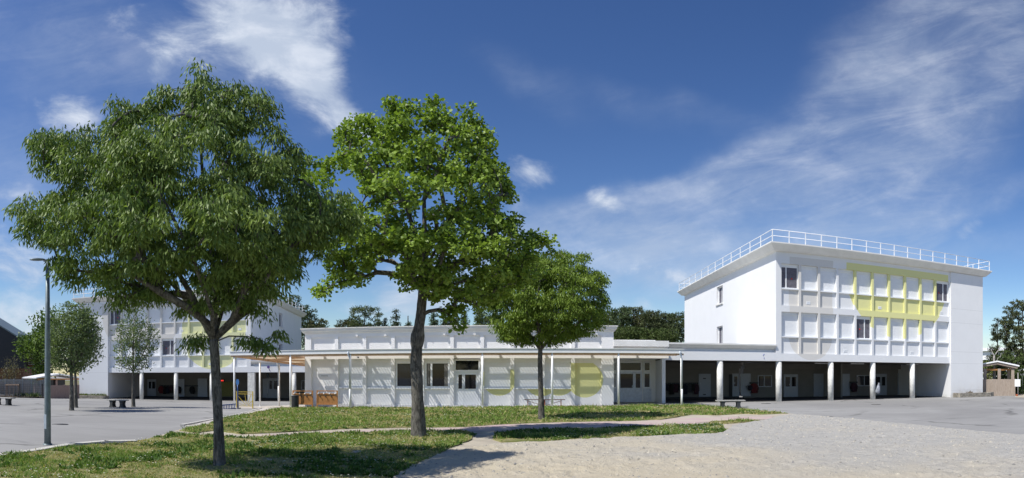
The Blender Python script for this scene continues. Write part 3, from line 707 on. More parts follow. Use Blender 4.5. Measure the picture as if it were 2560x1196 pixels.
rack(bX(2122), bX(2141), 42.87, 1.14, 'short coat rack between the door and the window under the right wing', 0)
coat(bX(2131), 42.72, 1.12, .5, .75, 'coat_plum', 0, 'plum coat hanging beside the window under the right wing')
# left wing ground floor in its own frame
BLd = LD + 7.0
def ll(px, dep=7.0): return (LD + dep) * math.tan((px - XC) / F - LN) + 33.55
columns(WL, [ll(p, .2) for p in (354, 440, 529.5)], .22, 2.67)
b = MB(); b.box(3.45, 17.85, 7.0, 7.2, -.3, 2.669); b.box(3.69, 17.85, 6.6, 6.997, 2.25, 2.668); b.build('back_wall', MAT['inner_wall'], WL)
b = MB(); b.box(3.7, 17.8, 6.9, 6.996, -.2, .12); b.build('dark_strip', MAT['black_clad'], WL)
door(WL, ll(371), ll(390), .13, 1.9, YB - .06, [(ll(373.5), ll(379), .95, 1.7), (ll(382), ll(389), .95, 1.7)], ll(380), split=ll(380.5))
door(WL, ll(446), ll(461), .13, 1.95, YB - .06, [], ll(458)); door(WL, ll(497), ll(518), .13, 2.0, YB - .06, [], ll(500))
b = MB(); b.box(ll(546), ll(585), 6.86, 6.899, .2, 1.75); b.build('painted_panel', mat('olive_paint', (.23, .22, .07), .8), WL)
b = MB(); b.box(ll(556), ll(566), 6.3, 6.4, 1.72, 1.98); o = b.build('digital_display', MAT['black_clad'], WL)
l = MB()
for q in (.22, .60): l.box(ll(556) + q * .42, ll(556) + q * .42 + .1, 6.28, 6.2995, 1.79, 1.91)
l.build('digits', MAT['red_led'], o)
def lw(px, d): # world point on the left wing's planes
    L = (LD + d) * math.tan((px - XC) / F - LN); return left_pt(L, d)
def lrack(p0, p1, label):
    a = lw(p0, 6.83); c = lw(p1, 6.83); o = rack(0, math.dist(a, c), 0, 0, label, 0); o.location = (a[0], a[1], LZ + 1.28); o.rotation_euler = (0, 0, -LN)
lrack(399, 443, 'dark coat rack with several coats between the two left columns of the left wing')
lrack(462, 495, 'dark coat rack holding a single coat under the left wing')
for px, c_, w_, h_ in ((403, 'coat_red', .55, .8), (411, 'coat_black', .4, .85), (419, 'coat_navy', .4, .8), (427, 'coat_plum', .4, .55), (434, 'coat_black', .6, .75), (446.5, 'coat_black', .5, .8)):
    a = lw(px, 6.7); coat(a[0], a[1], LZ + 1.24, w_, h_, c_, -LN, '%s coat hanging %s under the left wing' % (desc[c_], {403: 'leftmost', 411: 'second from the left, beside the dark red one,', 419: 'third from the left, before the second column,', 427: 'fourth from the left', 434: 'just left of the second column', 446.5: 'half hidden just right of the second column'}[px]))
a = lw(480, 6.7); coat(a[0], a[1], LZ + 1.24, .45, .8, 'coat_black', -LN, 'black coat hanging alone on the right-hand rack under the left wing')
# left annex
AL = annex((*left_pt(-15.35 + .003), LZ), -LN, 13.5, 'flat-roofed white walkway joining the left wing to the low building', [ll(631, .2) - 18.2, ll(735, .2) - 18.2])
def la(px): return ll(px) - 18.2
b = MB(); b.box(-.3, .35, .02, .5, -.3, 2.668); b.build('pier', MAT['column_concrete'], AL)
door(AL, la(659), la(667), .05, 2.0, YA, [], la(666)); door(AL, la(671), la(699), .05, 2.05, YA, [(la(674), la(681), 1.0, 1.85), (la(685), la(698), 1.0, 1.85)], la(683), split=la(683.5))
plain_window(AL, la(753), la(775), .9, 1.9, YA, .5, 'glass_dark', frame='door_shaded')
# ------------------------------------------------------------------ low central building
CX0, CY = -13.27, 34.2
CB = empty('classroom_building', (CX0, CY, 0), 0, 'long low white classroom building in the middle with painted yellow circles', 'school building')
CW = 4.97 - CX0
pil = [x - CX0 for x in (-12.98, -11.25, -9.51, -7.78, -6.04, -4.31, -2.57, -.84, .90, 2.63, 4.37)]
def cx(px): return CY * math.tan((px - XC) / F) - CX0
c_sh = [(cx(1248), 1.52, .97, 2.06, YEL, False), (cx(1353), 1.52, 1.0, 1.0, YEL, False), (cx(1398), 1.52, .97, 1.0, YEL, False), (cx(1463), 1.48, 1.04, 2.43, YEL, False), (cx(1452), 1.48, .76, 2.43, YEL, True)]
mural('mural_low', c_sh, (.86, .85, .83), dirt=(-.1, .5)); mural('recess_plain', [], (.86, .85, .83), dirt=(-.1, .4))
w = MB(); PW = .11
w.box(0, CW, 0, .3, 2.70, 3.14); w.box(0, CW, 0, .3, 4.02, 4.27); w.box(0, CW, .0, .3, -.4, .015)
for i, x in enumerate(pil):
    a = 0 if i == 0 else x - PW; b_ = CW if i == 10 else x + PW
    w.box(a, b_, 0, .3, .015, 2.70); w.box(a, b_, 0, .3, 3.14, 4.02)
w.box(0, CW, .3, .5, -.3, 4.27)
for i in range(10):
    a, b_ = pil[i] + PW, pil[i + 1] - PW
    w.box(a, b_, .10, .299, 3.141, 4.019)
    if i not in (0, 5, 9): w.box(a, b_, .16, .299, .016, .93)
    if i in (0, 9): w.box(a, b_, .19, .299, .016, 2.699)
w.box(0, .3, .5, 9.5, -.8, 4.27); w.box(CW - .3, CW, .5, 9.5, -.4, 4.27); w.box(.3, CW - .3, 9.2, 9.5, -.4, 4.27)
w.build('wall', MAT['mural_low'], CB)
c = MB(); rings(c, (0, CW, 0, 9.5), [(-.2, 4.25), (.02, 4.25), (.09, 4.275), (.09, 4.31), (.17, 4.40), (.19, 4.52), (.23, 4.53), (.23, 4.575), (.05, 4.58)]); c.build('cornice', MAT['cornice_white'], CB)
c = MB(); c.box(-.04, CW + .04, -.04, 9.54, 4.3, 4.572); c.build('roof', MAT['roof_grey'], CB)
for i in range(10):
    a, b_ = pil[i] + PW + .002, pil[i + 1] - PW - .002
    if i in (0, 5, 9): continue
    s = MB(); s.box(a, b_, .04, .299, .935, 1.0)
    if i in (1, 2, 6, 7, 8):
        q = MB(); q.box(a, b_, .13, .299, 2.47, 2.698); n = 16; hh = (2.47 - 1.002) / n
        for k in range(n):
            za = 1.002 + k * hh; q.prism([(.185, za), (.189, za + hh * .06), (.189, za + hh * .94), (.185, za + hh), (.295, za + hh), (.295, za)], a + .03, b_ - .03)
        q.box(a, a + .029, .15, .299, 1.001, 2.469); q.box(b_ - .029, b_, .15, .299, 1.001, 2.469)
        o = q.build('shutter', MAT['shutter_white'], CB); s.build('sill', MAT['trim_white'], o)
    else:
        fr = plain_window(CB, a + .04, b_ - .04, 1.002, 2.5, .12, .26, 'glass_blue' if i == 3 else 'glass_dark', sp=(i == 4), t=.09)
        s.build('sill', MAT['trim_white'], fr); h = MB(); h.box(a, b_, .1, .299, 2.501, 2.698); h.box(a, a + .039, .14, .299, 1.001, 2.5); h.box(b_ - .039, b_, .14, .299, 1.001, 2.5); h.build('lintel', MAT['trim_white'], fr)
        if i == 4:
            for c0_, c1_ in ((a + .15, a + .3), (b_ - .34, b_ - .14)): cu = MB(); cu.box(c0_, c1_, .135, .147, 1.1, 2.4); cu.build('curtain', MAT['inner_wall'], fr)
# door with fanlight in the sixth bay
a, b_ = pil[5] + PW + .01, pil[6] - PW - .01
f = MB(); t_ = .09
f.box(a, a + t_, .08, .2, .02, 2.65); f.box(b_ - t_, b_, .08, .2, .02, 2.65); f.box(a + t_, b_ - t_, .08, .2, 2.56, 2.65); f.box(a + t_, b_ - t_, .08, .2, 1.93, 2.03)
fr = f.build('door_frame', MAT['metal_white'], CB)
g = MB(); g.box(a + t_, b_ - t_, .13, .14, 2.03, 2.56); g.build('fanlight', MAT['glass_dark'], fr)
door(CB, a + t_ + .07, b_ - t_ - .07, .03, 1.86, .13, [(a + .25, a + .46, .95, 1.76), (a + .63, b_ - .24, .95, 1.76)], a + .58, 'trim_white', a + .54)
# floodlights over the upper panels
for i in (1, 2, 4, 5, 6, 9):
    l = MB(); x = pil[i + 1] - .42; l.box(x - .07, x + .07, -.16, -.06, 4.02, 4.12); l.box(x - .015, x + .015, -.06, -.001, 4.06, 4.09); l.build('floodlight', MAT['cornice_white'], CB)
# gutter brackets
for i in range(9):
    l = MB(); x = 1.4 + i * 1.95; l.box(x - .02, x + .02, -.28, -.15, 4.577, 4.60); l.build('gutter_clip', MAT['metal_grey'], CB)
# name plate
sg = MB(); sg.box(cx(797), cx(823), .165, .189, 1.62, 1.76); o = sg.build('name_plate', MAT['trim_white'], CB)
sg = MB()
for q in range(9): sg.box(cx(800) + q * .052, cx(800) + q * .052 + .034, .160, .1645, 1.67, 1.71)
sg.build('lettering', MAT['bench_dark'], o)
# entrance recess
b = MB(); RB = 3.7; xr = 8.24 - CX0
b.box(CW + .001, xr - .001, RB, RB + .2, -.3, 4.0); b.build('entrance_wall', MAT['recess_plain'], CB)
b = MB(); b.box(CW + .001, xr - .001, 0.02, .3, 2.72, 3.13); b.box(CW + .001, xr - .001, .3, .5, 2.72, 3.72)
b.build('entrance_band', MAT['recess_plain'], CB)
f = MB(); f.box(CW + .001, xr - .001, .5, RB, 2.74, 2.9); f.build('entrance_ceiling', MAT['trim_white'], CB)
f = MB(); f.box(CW, xr, -.03, RB, 3.40, 3.74); f.build('entrance_roof', MAT['cornice_white'], CB)
def ex(px): return (CY + RB) * math.tan((px - XC) / F) - CX0
def ent(p0, p1, z0, z1, split=None, low=None):
    fr = plain_window(CB, ex(p0), ex(p1), z0, z1, RB - .09, .5, 'glass_blue', sp=False, t=.07); return fr
ent(1533, 1541, 1.98, 2.6); ent(1533, 1541, .9, 1.9); ent(1548, 1604, 1.98, 2.6); ent(1608, 1626, 1.98, 2.6); ent(1608, 1626, .9, 1.9)
door(CB, ex(1549), ex(1602), .02, 1.93, RB - .06, [(ex(1550.5), ex(1582), .92, 1.82), (ex(1589), ex(1600), .92, 1.82)], ex(1580), split=ex(1585.5), m='entrance_white')
p = MB(); p.box(ex(1608), ex(1628), RB - .05, RB - .001, .02, .88); p.build('lower_panel', MAT['entrance_white'], CB)
p = MB(); p.box(ex(1533), ex(1542), RB - .05, RB - .001, .02, .88); p.build('lower_panel', MAT['entrance_white'], CB)
# ------------------------------------------------------------------ canopy along the front
CA = empty('canopy', (0, 32.15, 0), 0, 'long white canopy on slim posts along the low building with wooden rafters', 'canopy')
xL, xR_ = -17.35, 8.62
f = MB(); f.box(xL, xR_, -.05, .03, 2.93, 3.15); f.prism([(-.09, 3.15), (.12, 3.15), (.12, 3.18), (-.09, 3.18)], xL, xR_); f.build('fascia', MAT['trim_white'], CA)
f = MB(); f.box(xL + .02, xR_ - .02, .031, .11, 2.84, 3.08); f.build('beam', MAT['canopy_wood'], CA)
f = MB(); f.box(-13.25, xR_ - .02, 1.42, 1.52, 2.86, 3.02); f.build('beam', MAT['canopy_wood'], CA)
f = MB(); f.box(-13.25, xR_ - .02, 1.72, 1.80, 2.86, 3.02); f.build('beam', MAT['canopy_wood'], CA)
x = -12.1; k = 0
while x < 8.5:
    f = MB(); f.box(x - .045, x + .045, .111, 2.0, 2.9, 3.06); f.build('rafter', MAT['canopy_wood'], CA); x += 2.62; k += 1
f = MB(); x = -13.2
while x < xR_ - .05:
    f.box(x, x + .035, .11, 1.90, 3.075, 3.10); x += .17
f.build('sheet_ribs', MAT['trim_white'], CA)
f = MB(); f.box(-13.25, xR_ - .02, .035, 1.90, 3.104, 3.108); f.build('roof_sheet', MAT['roof_sheet'], CA)
# left part running back to the other walkway
def zc(y): return 2.93 - .033 * y
for xx in (xL + .05, -13.5):
    f = MB(); f.bar((xx, .12, zc(0) + .0), (xx, 12.4, zc(12.4) + .0), .07, .15); f.build('beam', MAT['canopy_wood'], CA)
y = .6; i = 0
while y < 9.9:
    f = MB()
    if i % 2 == 0: f.bar((xL + .1, y, zc(y) + .03), (-13.55, y + 2.4, zc(y + 2.4) + .03), .05, .11)
    else: f.bar((-13.55, y, zc(y) + .03), (xL + .1, y + 2.4, zc(y + 2.4) + .03), .05, .11)
    f.build('rafter', MAT['canopy_wood'], CA); y += 2.4; i += 1
f = MB(); f.add([(xL, .03, zc(0) + .1), (-13.4, .03, zc(0) + .1), (-13.4, 12.5, zc(12.5) + .1), (xL, 12.5, zc(12.5) + .1), (xL, .03, zc(0) + .14), (-13.4, .03, zc(0) + .14), (-13.4, 12.5, zc(12.5) + .14), (xL, 12.5, zc(12.5) + .14)],
    [(0, 3, 2, 1), (4, 5, 6, 7), (0, 1, 5, 4), (1, 2, 6, 5), (2, 3, 7, 6), (3, 0, 4, 7)]); f.build('roof_panel', MAT['pale_board'], CA)
def post(x, y, zt, pipe=False, r=.055):
    g0 = gz(x, y + 32.15)
    f = MB(); f.tube([(0, 0, g0), (0, 0, zt)], r, 16); f.box(-.1, .1, -.1, .1, g0, g0 + .035); o = f.build('post', MAT['metal_white'], CA, (x, y, 0))
    if pipe:
        q = MB(); q.tube([(-.1, -.12, zt + .12), (-.1, -.1, zt - .05), (.0, -.12, zt - .3), (.0, -.12, .95)], .042, 12)
        q.build('downpipe', MAT['pipe_grey'], o); q = MB(); q.tube([(0, -.12, .96), (0, -.12, g0 + .02)], .05, 12); q.build('pipe_boot', MAT['metal_white'], o)
PY = .06
def px2x(px, Y): return Y * math.tan((px - XC) / F)
for px, pi in ((726, 0), (876, 1), (1206, 0), (1380.5, 0), (1546.5, 0), (1703.5, 1)): post(px2x(px, 32.2), PY, 2.93, pi)
post(-17.1, .08, 2.84)
for yy in (3.9, 7.1, 9.4): post(-17.2, yy, zc(yy) - .2, yy == 7.1)
post(-13.55, 6.2, zc(6.2) - .2)
# ------------------------------------------------------------------ trees
def inpoly(px, py, poly):
    px = np.asarray(px); py = np.asarray(py); ins = np.zeros(px.shape, bool); n = len(poly)
    for i in range(n):
        x1, y1 = poly[i]; x2, y2 = poly[(i + 1) % n]
        c = ((y1 > py) != (y2 > py)) & (px < (x2 - x1) * (py - y1) / ((y2 - y1) or 1e-9) + x1); ins ^= c
    return ins
def leaf_mesh(name, cen, adir, sdir, Ln, Wn, colr, m, parent, shape='rhomb', kind=None):
    """one small polygon per leaf: cen (n,3), adir along the leaf, sdir across"""
    n = len(cen)
    if shape == 'rhomb': ab = [(0, 0), (.45, .5), (1, 0), (.45, -.5)]
    elif shape == 'broad': ab = [(0, .08), (.22, .48), (.6, .42), (1, 0), (.6, -.42), (.22, -.48)]
    elif shape == 'tri': ab = [(0, .5), (1, 0), (0, -.5)]
    k = len(ab); nrm = np.cross(adir, sdir)
    vs = np.zeros((n, k, 3))
    for i, (a, b_) in enumerate(ab):
        vs[:, i] = cen + adir * (Ln * a)[:, None] + sdir * (Wn * b_)[:, None] + nrm * (Wn * .25 * abs(b_) * 2)[:, None] - nrm * (Ln * .12 * a * a)[:, None]
    me = bpy.data.meshes.new(name); me.vertices.add(n * k); me.loops.add(n * k); me.polygons.add(n)
    me.vertices.foreach_set('co', vs.astype(np.float32).ravel()); me.loops.foreach_set('vertex_index', np.arange(n * k, dtype=np.int32))
    me.polygons.foreach_set('loop_start', np.arange(0, n * k, k, dtype=np.int32)); me.update(calc_edges=True)
    at_ = me.color_attributes.new('Col', 'FLOAT_COLOR', 'POINT'); c = np.ones((n, k, 4), np.float32); c[:, :, :3] = colr[:, None, :]
    at_.data.foreach_set('color', c.ravel()); me.materials.append(MAT[m]); me.validate()
    o = bpy.data.objects.new(name, me); COL.objects.link(o); o.parent = parent
    if kind: o['kind'] = kind
    return o
def unit(v): return v / np.maximum(np.linalg.norm(v, axis=1, keepdims=True), 1e-9)
def tree(name, base, sil, trunk, limbs=(), depth=.8, nclump=200, per=100, crad=.28, flat=.7, leaf=(.1, .035), style='droop', cols=((.05, .11, .02), (.10, .18, .035)),
         label='', cat='tree', group=None, r0=None, barkm='bark', leafm='leaf', seed=1, trad=(.12, .08), tip=.006, pull=.3, dist=None, burl=None, shape='rhomb', shell=.6, sides=6, spread=None, z0=None, void=0.0, extra=()):
    rs = np.random.RandomState(seed); rnd = random.Random(seed)
    if dist is None: B = at(*base); r = math.hypot(B.x, B.y)
    else:
        B = ray(base[0], dist, base[1]); r = dist
        if z0 is None: z0 = gz(B.x, B.y)
        B.z = z0
    pb = base[0]
    def W(px, py, d): ph = (px - pb) / F; return ray(px, (r + d) / max(.35, math.cos(ph)), py)
    mpp = r / F
    root = empty(name, B, 0, label, cat, group); Bn = np.array(B)
    tp = [W(px, py, 0) for px, py in trunk]; tp[0] = Vector(B) - Vector((0, 0, .15))
    tp.insert(1, Vector(B) + (tp[1] - Vector(B)) * .07)
    k = len(tp); rad = [trad[0] + (trad[1] - trad[0]) * (i / (k - 1)) for i in range(k)]; rad[0] *= 1.55; rad[1] *= 1.25
    # refine the trunk line
    fine = []; fr = []
    for i in range(k - 1):
        for j in range(5):
            t = j / 5; fine.append(tp[i].lerp(tp[i + 1], t)); q = rad[i] + (rad[i + 1] - rad[i]) * t
            if burl and abs(fine[-1].z - burl[0]) < .28: q *= 1 + burl[1] * math.cos((fine[-1].z - burl[0]) / .28 * math.pi / 2)
            fr.append(q)
    fine.append(tp[-1]); fr.append(rad[-1])
    mb = MB(); mb.tube([p - B for p in fine], fr, 14, jit=.045)
    nodes = [tuple(p) for p in fine[len(fine) * 2 // 3:]]; owner = [None] * len(nodes); chains = []
    for lb in limbs:
        pts = [Vector(W(*q[:2], q[2] if len(q) > 2 else 0)) for q in lb]
        st = min(fine, key=lambda p: (p - pts[0]).length); pts = [st] + pts
        ch = {'pts': pts, 'cnt': [0] * len(pts), 'par': None, 'min': lb[0][3] if len(lb[0]) > 3 else .03}
        chains.append(ch)
        for i, p in enumerate(pts[1:], 1): nodes.append(tuple(p)); owner.append((ch, i))
    # clump centres
    xs = [p[0] for p in sil]; ys = [p[1] for p in sil]; pts = []; tries = 0
    mind = crad * .75
    while len(pts) < nclump and tries < 60:
        tries += 1; X = rs.uniform(min(xs), max(xs), 600); Y = rs.uniform(min(ys), max(ys), 600); ok = inpoly(X, Y, sil)
        for x, y in zip(X[ok], Y[ok]):
            # room on either side of this point, in pixels
            row = np.arange(min(xs), max(xs), 4.0); ir = row[inpoly(row, np.full(row.shape, y), sil)]
            colm = np.arange(min(ys), max(ys), 4.0); ic = colm[inpoly(np.full(colm.shape, x), colm, sil)]
            if len(ir) < 2 or len(ic) < 2: continue
            hw = (ir[-1] - ir[0]) / 2 + 2; t = (x - (ir[0] + ir[-1]) / 2) / hw; hv = (ic[-1] - ic[0]) / 2 + 2; t2 = (y - (ic[0] + ic[-1]) / 2) / hv
            if void and float(vnoise(x * mpp * 2.1 + seed * 3.1, y * mpp * 2.3 + 9.7)) < void * .6: continue
            half = depth * min(hw, hv * 1.6) * mpp * math.sqrt(max(0, 1 - t * t)) * math.sqrt(max(0, 1 - t2 * t2 * .9))
            d = rnd.uniform(-1, 1); d = math.copysign(abs(d) ** shell, d) * half
            p = W(x, y, d)
            if all((p - q).length > mind for q in pts[-500:]):
                pts.append(p)
                if len(pts) >= nclump: break
        if tries % 6 == 0: mind *= .85
    for e in extra: pts.append(W(*e))
    c0 = Vector(nodes[0]); pts.sort(key=lambda p: (p - c0).length)
    N = np.array(nodes)
    for p in pts:
        dv = N - np.array(p); dd = np.sqrt((dv ** 2).sum(1)); cost = dd + np.maximum(0, dv[:, 2]) * .9 + .25 * np.linalg.norm(N - np.array(c0), axis=1) * pull
        i = int(cost.argmin()); a = Vector(nodes[i]); L = (p - a).length; kk = max(2, min(5, int(L / .35) + 1)); cp = [a]
        for j in range(1, kk + 1):
            t = j / kk; q = a.lerp(p, t) + Vector((rnd.uniform(-1, 1), rnd.uniform(-1, 1), rnd.uniform(-.6, 1))) * L * .05 * (1 if j < kk else 0); q.z += L * .10 * math.sin(math.pi * t); cp.append(q)
        ch = {'pts': cp, 'cnt': [0] * len(cp), 'par': owner[i], 'min': 0}; chains.append(ch)
        new = [tuple(q) for q in cp[1:]]; nodes += new; owner += [(ch, j) for j in range(1, len(cp))]; N = np.vstack([N, new])
        cur = (ch, len(cp) - 1)
        while cur is not None:
            c_, idx = cur
            for j in range(idx + 1): c_['cnt'][j] += 1
            cur = c_['par']
    for ch in chains:
        rr = [min(trad[1] * .8, max(ch['min'] * (1 - .75 * i / len(ch['pts'])), tip * max(1, c) ** .5)) for i, c in enumerate(ch['cnt'])]
        if max(ch['cnt']) < 2 and tip < .004: continue
        mb.tube([p - B for p in ch['pts']], rr, sides if rr[0] > .02 else 4, cap=False)
    mb.build('trunk', MAT[barkm], root, recalc=False)
    # leaves
    P = np.array([tuple(p - B) for p in pts]); n = len(P); idx = np.repeat(np.arange(n), per)
    sz = rs.uniform(.7, 1.25, n)[idx]
    off = rs.normal(0, 1, (len(idx), 3)) * .55; off = off / np.maximum(1, np.linalg.norm(off, axis=1, keepdims=True) / 1.25)
    off[:, 2] *= flat; C = P[idx] + off * (crad * sz)[:, None]
    if style == 'droop': C[:, 2] -= np.abs(off[:, :2]).sum(1) * crad * .35
    tone = rs.uniform(0, 1, n)[idx] * .45 + rs.uniform(0, 1, len(idx)) * .55
    c1, c2 = np.array(cols[0]), np.array(cols[1]); colr = c1 + (c2 - c1) * tone[:, None]
    colr *= rs.uniform(.85, 1.15, (len(idx), 1))
    rv = rs.normal(0, 1, (len(idx), 3))
    if style == 'droop': A = unit(off * np.array([.6, .6, 0]) + np.array([0, 0, -1.1]) + rv * .38)
    elif style == 'broad': A = unit(off * np.array([.8, .8, .2]) + np.array([0, 0, -.55]) + rv * .5)
    elif style == 'up': A = unit(off * .5 + np.array([0, 0, .5]) + rv * .6)
    else: A = unit(rv)
    Sd = unit(np.cross(A, rs.normal(0, 1, A.shape) + (np.array([0, 0, 1.2]) if style == 'broad' else 0)))
    ls = rs.uniform(.7, 1.25, len(idx))
    leaf_mesh('crown', C, A, Sd, leaf[0] * ls, leaf[1] * ls, colr, leafm, root, shape)
    return root
T1 = [(15, 500), (30, 555), (60, 585), (95, 600), (130, 640), (140, 680), (175, 715), (205, 705), (240, 690), (270, 740), (330, 765), (400, 745), (430, 715), (490, 760), (560, 765), (610, 750), (655, 785), (695, 765), (690, 720), (715, 680), (775, 660), (840, 612), (875, 575), (905, 545), (870, 500), (850, 470), (800, 470), (760, 430), (740, 370), (735, 340), (685, 325), (690, 290), (665, 270), (688, 240), (650, 225), (610, 215), (570, 195), (530, 200), (515, 170), (480, 150), (468, 175), (470, 215), (440, 215), (410, 195), (388, 215), (390, 250), (340, 262), (300, 240), (257, 245), (290, 285), (220, 300), (200, 330), (150, 325), (90, 308), (70, 330), (78, 355), (110, 370), (105, 410), (130, 440), (165, 470), (100, 495), (60, 480)]
tree('tree', (549, 1166), T1, [(549, 1166), (546, 1060), (541, 960), (537, 885), (533, 850)],
     [[(520, 810, -.2, .06), (470, 770, -.4), (400, 730, -.7), (330, 690, -.8)], [(505, 800, .3, .06), (440, 720, .5), (360, 640, .8), (250, 590, .9)], [(540, 760, .1, .07), (530, 640, .2), (510, 500, .1), (500, 330, 0)],
      [(580, 800, -.2, .06), (610, 730, -.5), (650, 640, -.8), (700, 560, -.8)], [(600, 790, .3, .055), (660, 700, .7), (740, 620, .9), (820, 560, .8)], [(555, 780, .6, .05), (580, 650, 1.2), (600, 500, 1.3), (610, 350, .8)], [(530, 780, -.5, .05), (480, 640, -1.2), (400, 480, -1.3), (330, 380, -1)], [(480, 740, .0, .045), (420, 640, 0), (300, 480, .1), (180, 400, 0)]],
     depth=.8, nclump=720, per=112, crad=.225, flat=.55, leaf=(.115, .033), style='droop', void=.42, leafm='leaf_gloss', cols=((.072, .13, .026), (.235, .315, .085)),
     label='large dark green broad-crowned tree with drooping leaves nearest the camera', trad=(.102, .085), seed=11, extra=[(475, 850, .3), (492, 846, .3), (510, 842, .25), (612, 842, -.2), (632, 846, -.2), (652, 850, -.25), (668, 862, -.25), (455, 770, .4), (700, 830, .2)], tip=.006, group=None, barkm='bark')
T2 = [(1085, 232), (1100, 240), (1100, 280), (1128, 288), (1132, 247), (1160, 260), (1200, 290), (1215, 320), (1235, 370), (1225, 400), (1250, 412), (1270, 430), (1280, 480), (1290, 540), (1325, 570), (1378, 592), (1388, 640), (1365, 685), (1300, 715), (1235, 755), (1200, 800), (1145, 818), (1120, 800), (1100, 760), (1060, 730), (1010, 715), (965, 650), (930, 685), (880, 712), (805, 738), (792, 722), (830, 685), (812, 640), (782, 600), (765, 500), (745, 440), (763, 375), (790, 400), (848, 390), (850, 322), (880, 292), (938, 300), (945, 282), (978, 245), (1010, 255), (1050, 275), (1072, 262), (1072, 240)]
tree('tree', (1047, 1094), T2, [(1047, 1094), (1044, 1000), (1040, 900), (1043, 850), (1052, 790), (1058, 720), (1062, 650)],
     [[(1035, 680, 0, .09), (1000, 610, -.3), (940, 560, -.5), (890, 540, -.5), (820, 510, -.4)], [(1040, 700, .2, .06), (980, 650, .6), (880, 660, 1.0), (830, 690, 1.0)], [(1062, 600, 0, .08), (1060, 500, .1), (1075, 400, 0), (1090, 300, 0)], [(1075, 700, .2, .06), (1130, 660, .4), (1220, 620, .7), (1320, 620, .6)],
      [(1070, 660, -.3, .055), (1120, 570, -.9), (1170, 480, -1.1), (1200, 380, -.7)], [(1080, 720, -.3, .05), (1140, 710, -.7), (1200, 690, -.9)], [(1050, 620, .5, .05), (1010, 500, 1.2), (960, 400, 1.2), (930, 340, .8)], [(1000, 560, -.3, .045), (950, 460, -.6), (900, 380, -.6)], [(1110, 560, .3, .045), (1180, 540, 1.1), (1240, 500, 1.1)]],
     depth=.75, nclump=650, per=60, crad=.215, flat=.75, leaf=(.10, .088), style='broad', shape='broad', void=.54, cols=((.12, .195, .028), (.31, .42, .085)),
     label='tall bright green broad-leaved tree with a swollen knot on its trunk', trad=(.19, .12), seed=5, tip=.008, burl=(2.75, .32), barkm='bark')
T3 = [(1410, 622), (1436, 636), (1466, 632), (1484, 664), (1514, 694), (1505, 715), (1526, 742), (1512, 762), (1514, 792), (1490, 818), (1450, 843), (1412, 838), (1390, 858), (1345, 852), (1292, 858), (1252, 838), (1232, 800), (1207, 750), (1202, 690), (1240, 645), (1300, 622), (1370, 632)]
tree('tree', (1354, 1051), T3, [(1354, 1051), (1352, 980), (1350, 900), (1351, 875)], [[(1330, 845, 0, .05), (1290, 800, -.2), (1250, 750, -.2)], [(1345, 830, .2, .05), (1335, 760, .5), (1320, 690, .3)], [(1362, 830, -.2, .05), (1380, 760, -.4), (1400, 680, -.2)], [(1375, 845, .1, .05), (1420, 800, .4), (1470, 750, .4)], [(1350, 830, -.4, .05), (1340, 780, -1), (1350, 700, -1)], [(1355, 830, .4, .05), (1370, 780, 1), (1380, 700, 1)]],
     depth=.85, nclump=520, per=130, crad=.235, flat=.6, leaf=(.11, .04), style='droop', void=.30, cols=((.09, .155, .022), (.25, .34, .06)),
     label='round dense green tree on a thin trunk, farthest of the three big lawn trees', trad=(.115, .085), seed=8, tip=.006)
pale = ((.10, .15, .06), (.20, .25, .12))
TA = [(168, 757), (214, 768), (238, 800), (240, 850), (228, 880), (225, 905), (200, 930), (165, 938), (140, 915), (118, 885), (122, 840), (140, 800), (155, 772)]
tree('tree', (179, 1027), TA, [(179, 1027), (179, 960), (178, 925)], [[(165, 900, 0, .035), (145, 850, .2)], [(180, 890, 0, .04), (178, 800, 0)], [(195, 900, .1, .035), (220, 860, -.2), (235, 820, 0)]],
     depth=.8, nclump=150, per=44, crad=.36, leaf=(.15, .07), style='up', cols=pale, label='pale green young tree with the nearer of the two trunks left of the left wing', group='young trees in the left yard', trad=(.12, .08), seed=21, tip=.007)
TB = [(190, 770), (222, 785), (243, 830), (252, 868), (240, 905), (215, 925), (190, 935), (168, 915), (165, 850), (175, 800)]
tree('tree', (190, 1020), TB, [(190, 1020), (189, 960), (188, 935)], [[(200, 915, 0, .035), (215, 890, .1), (240, 865, 0)], [(187, 890, .3, .035), (190, 810, .3)]],
     depth=.8, nclump=100, per=36, crad=.36, leaf=(.15, .07), style='up', cols=pale, label='pale green young tree whose right branches reach over the white wall', group='young trees in the left yard', trad=(.11, .07), seed=22, tip=.007)
TD = [(338, 768), (358, 795), (385, 828), (392, 868), (378, 900), (360, 922), (332, 930), (305, 925), (288, 900), (288, 850), (300, 805), (322, 778)]
tree('tree', (333.5, 1018), TD, [(333.5, 1018), (333, 960), (333, 930)], [[(322, 910, 0, .03), (305, 860, .2), (298, 820, .1)], [(333, 880, 0, .035), (335, 800, 0)], [(345, 910, 0, .03), (365, 870, -.2), (378, 840, 0)]],
     depth=.8, nclump=105, per=30, crad=.34, leaf=(.15, .07), style='up', cols=pale, label='pale green sparse young tree in front of the left wing beside a grey bench', group='young trees in the left yard', trad=(.11, .07), seed=23, tip=.007)
TE = [(110, 783), (140, 782), (150, 830), (152, 900), (130, 948), (90, 955), (68, 945), (88, 905), (45, 885), (52, 845), (88, 828), (82, 800)]
tree('tree', (118, 998), TE, [(118, 998), (116, 940), (115, 900)], [[(100, 880, 0, .1), (80, 860, 0)]], dist=70, depth=.8, nclump=120, per=44, crad=.75, leaf=(.34, .2), style='up', cols=((.07, .13, .03), (.16, .23, .06)),
     label='fresh green tree behind the street lamp and the metal fence', trad=(.25, .16), seed=24, tip=.012)
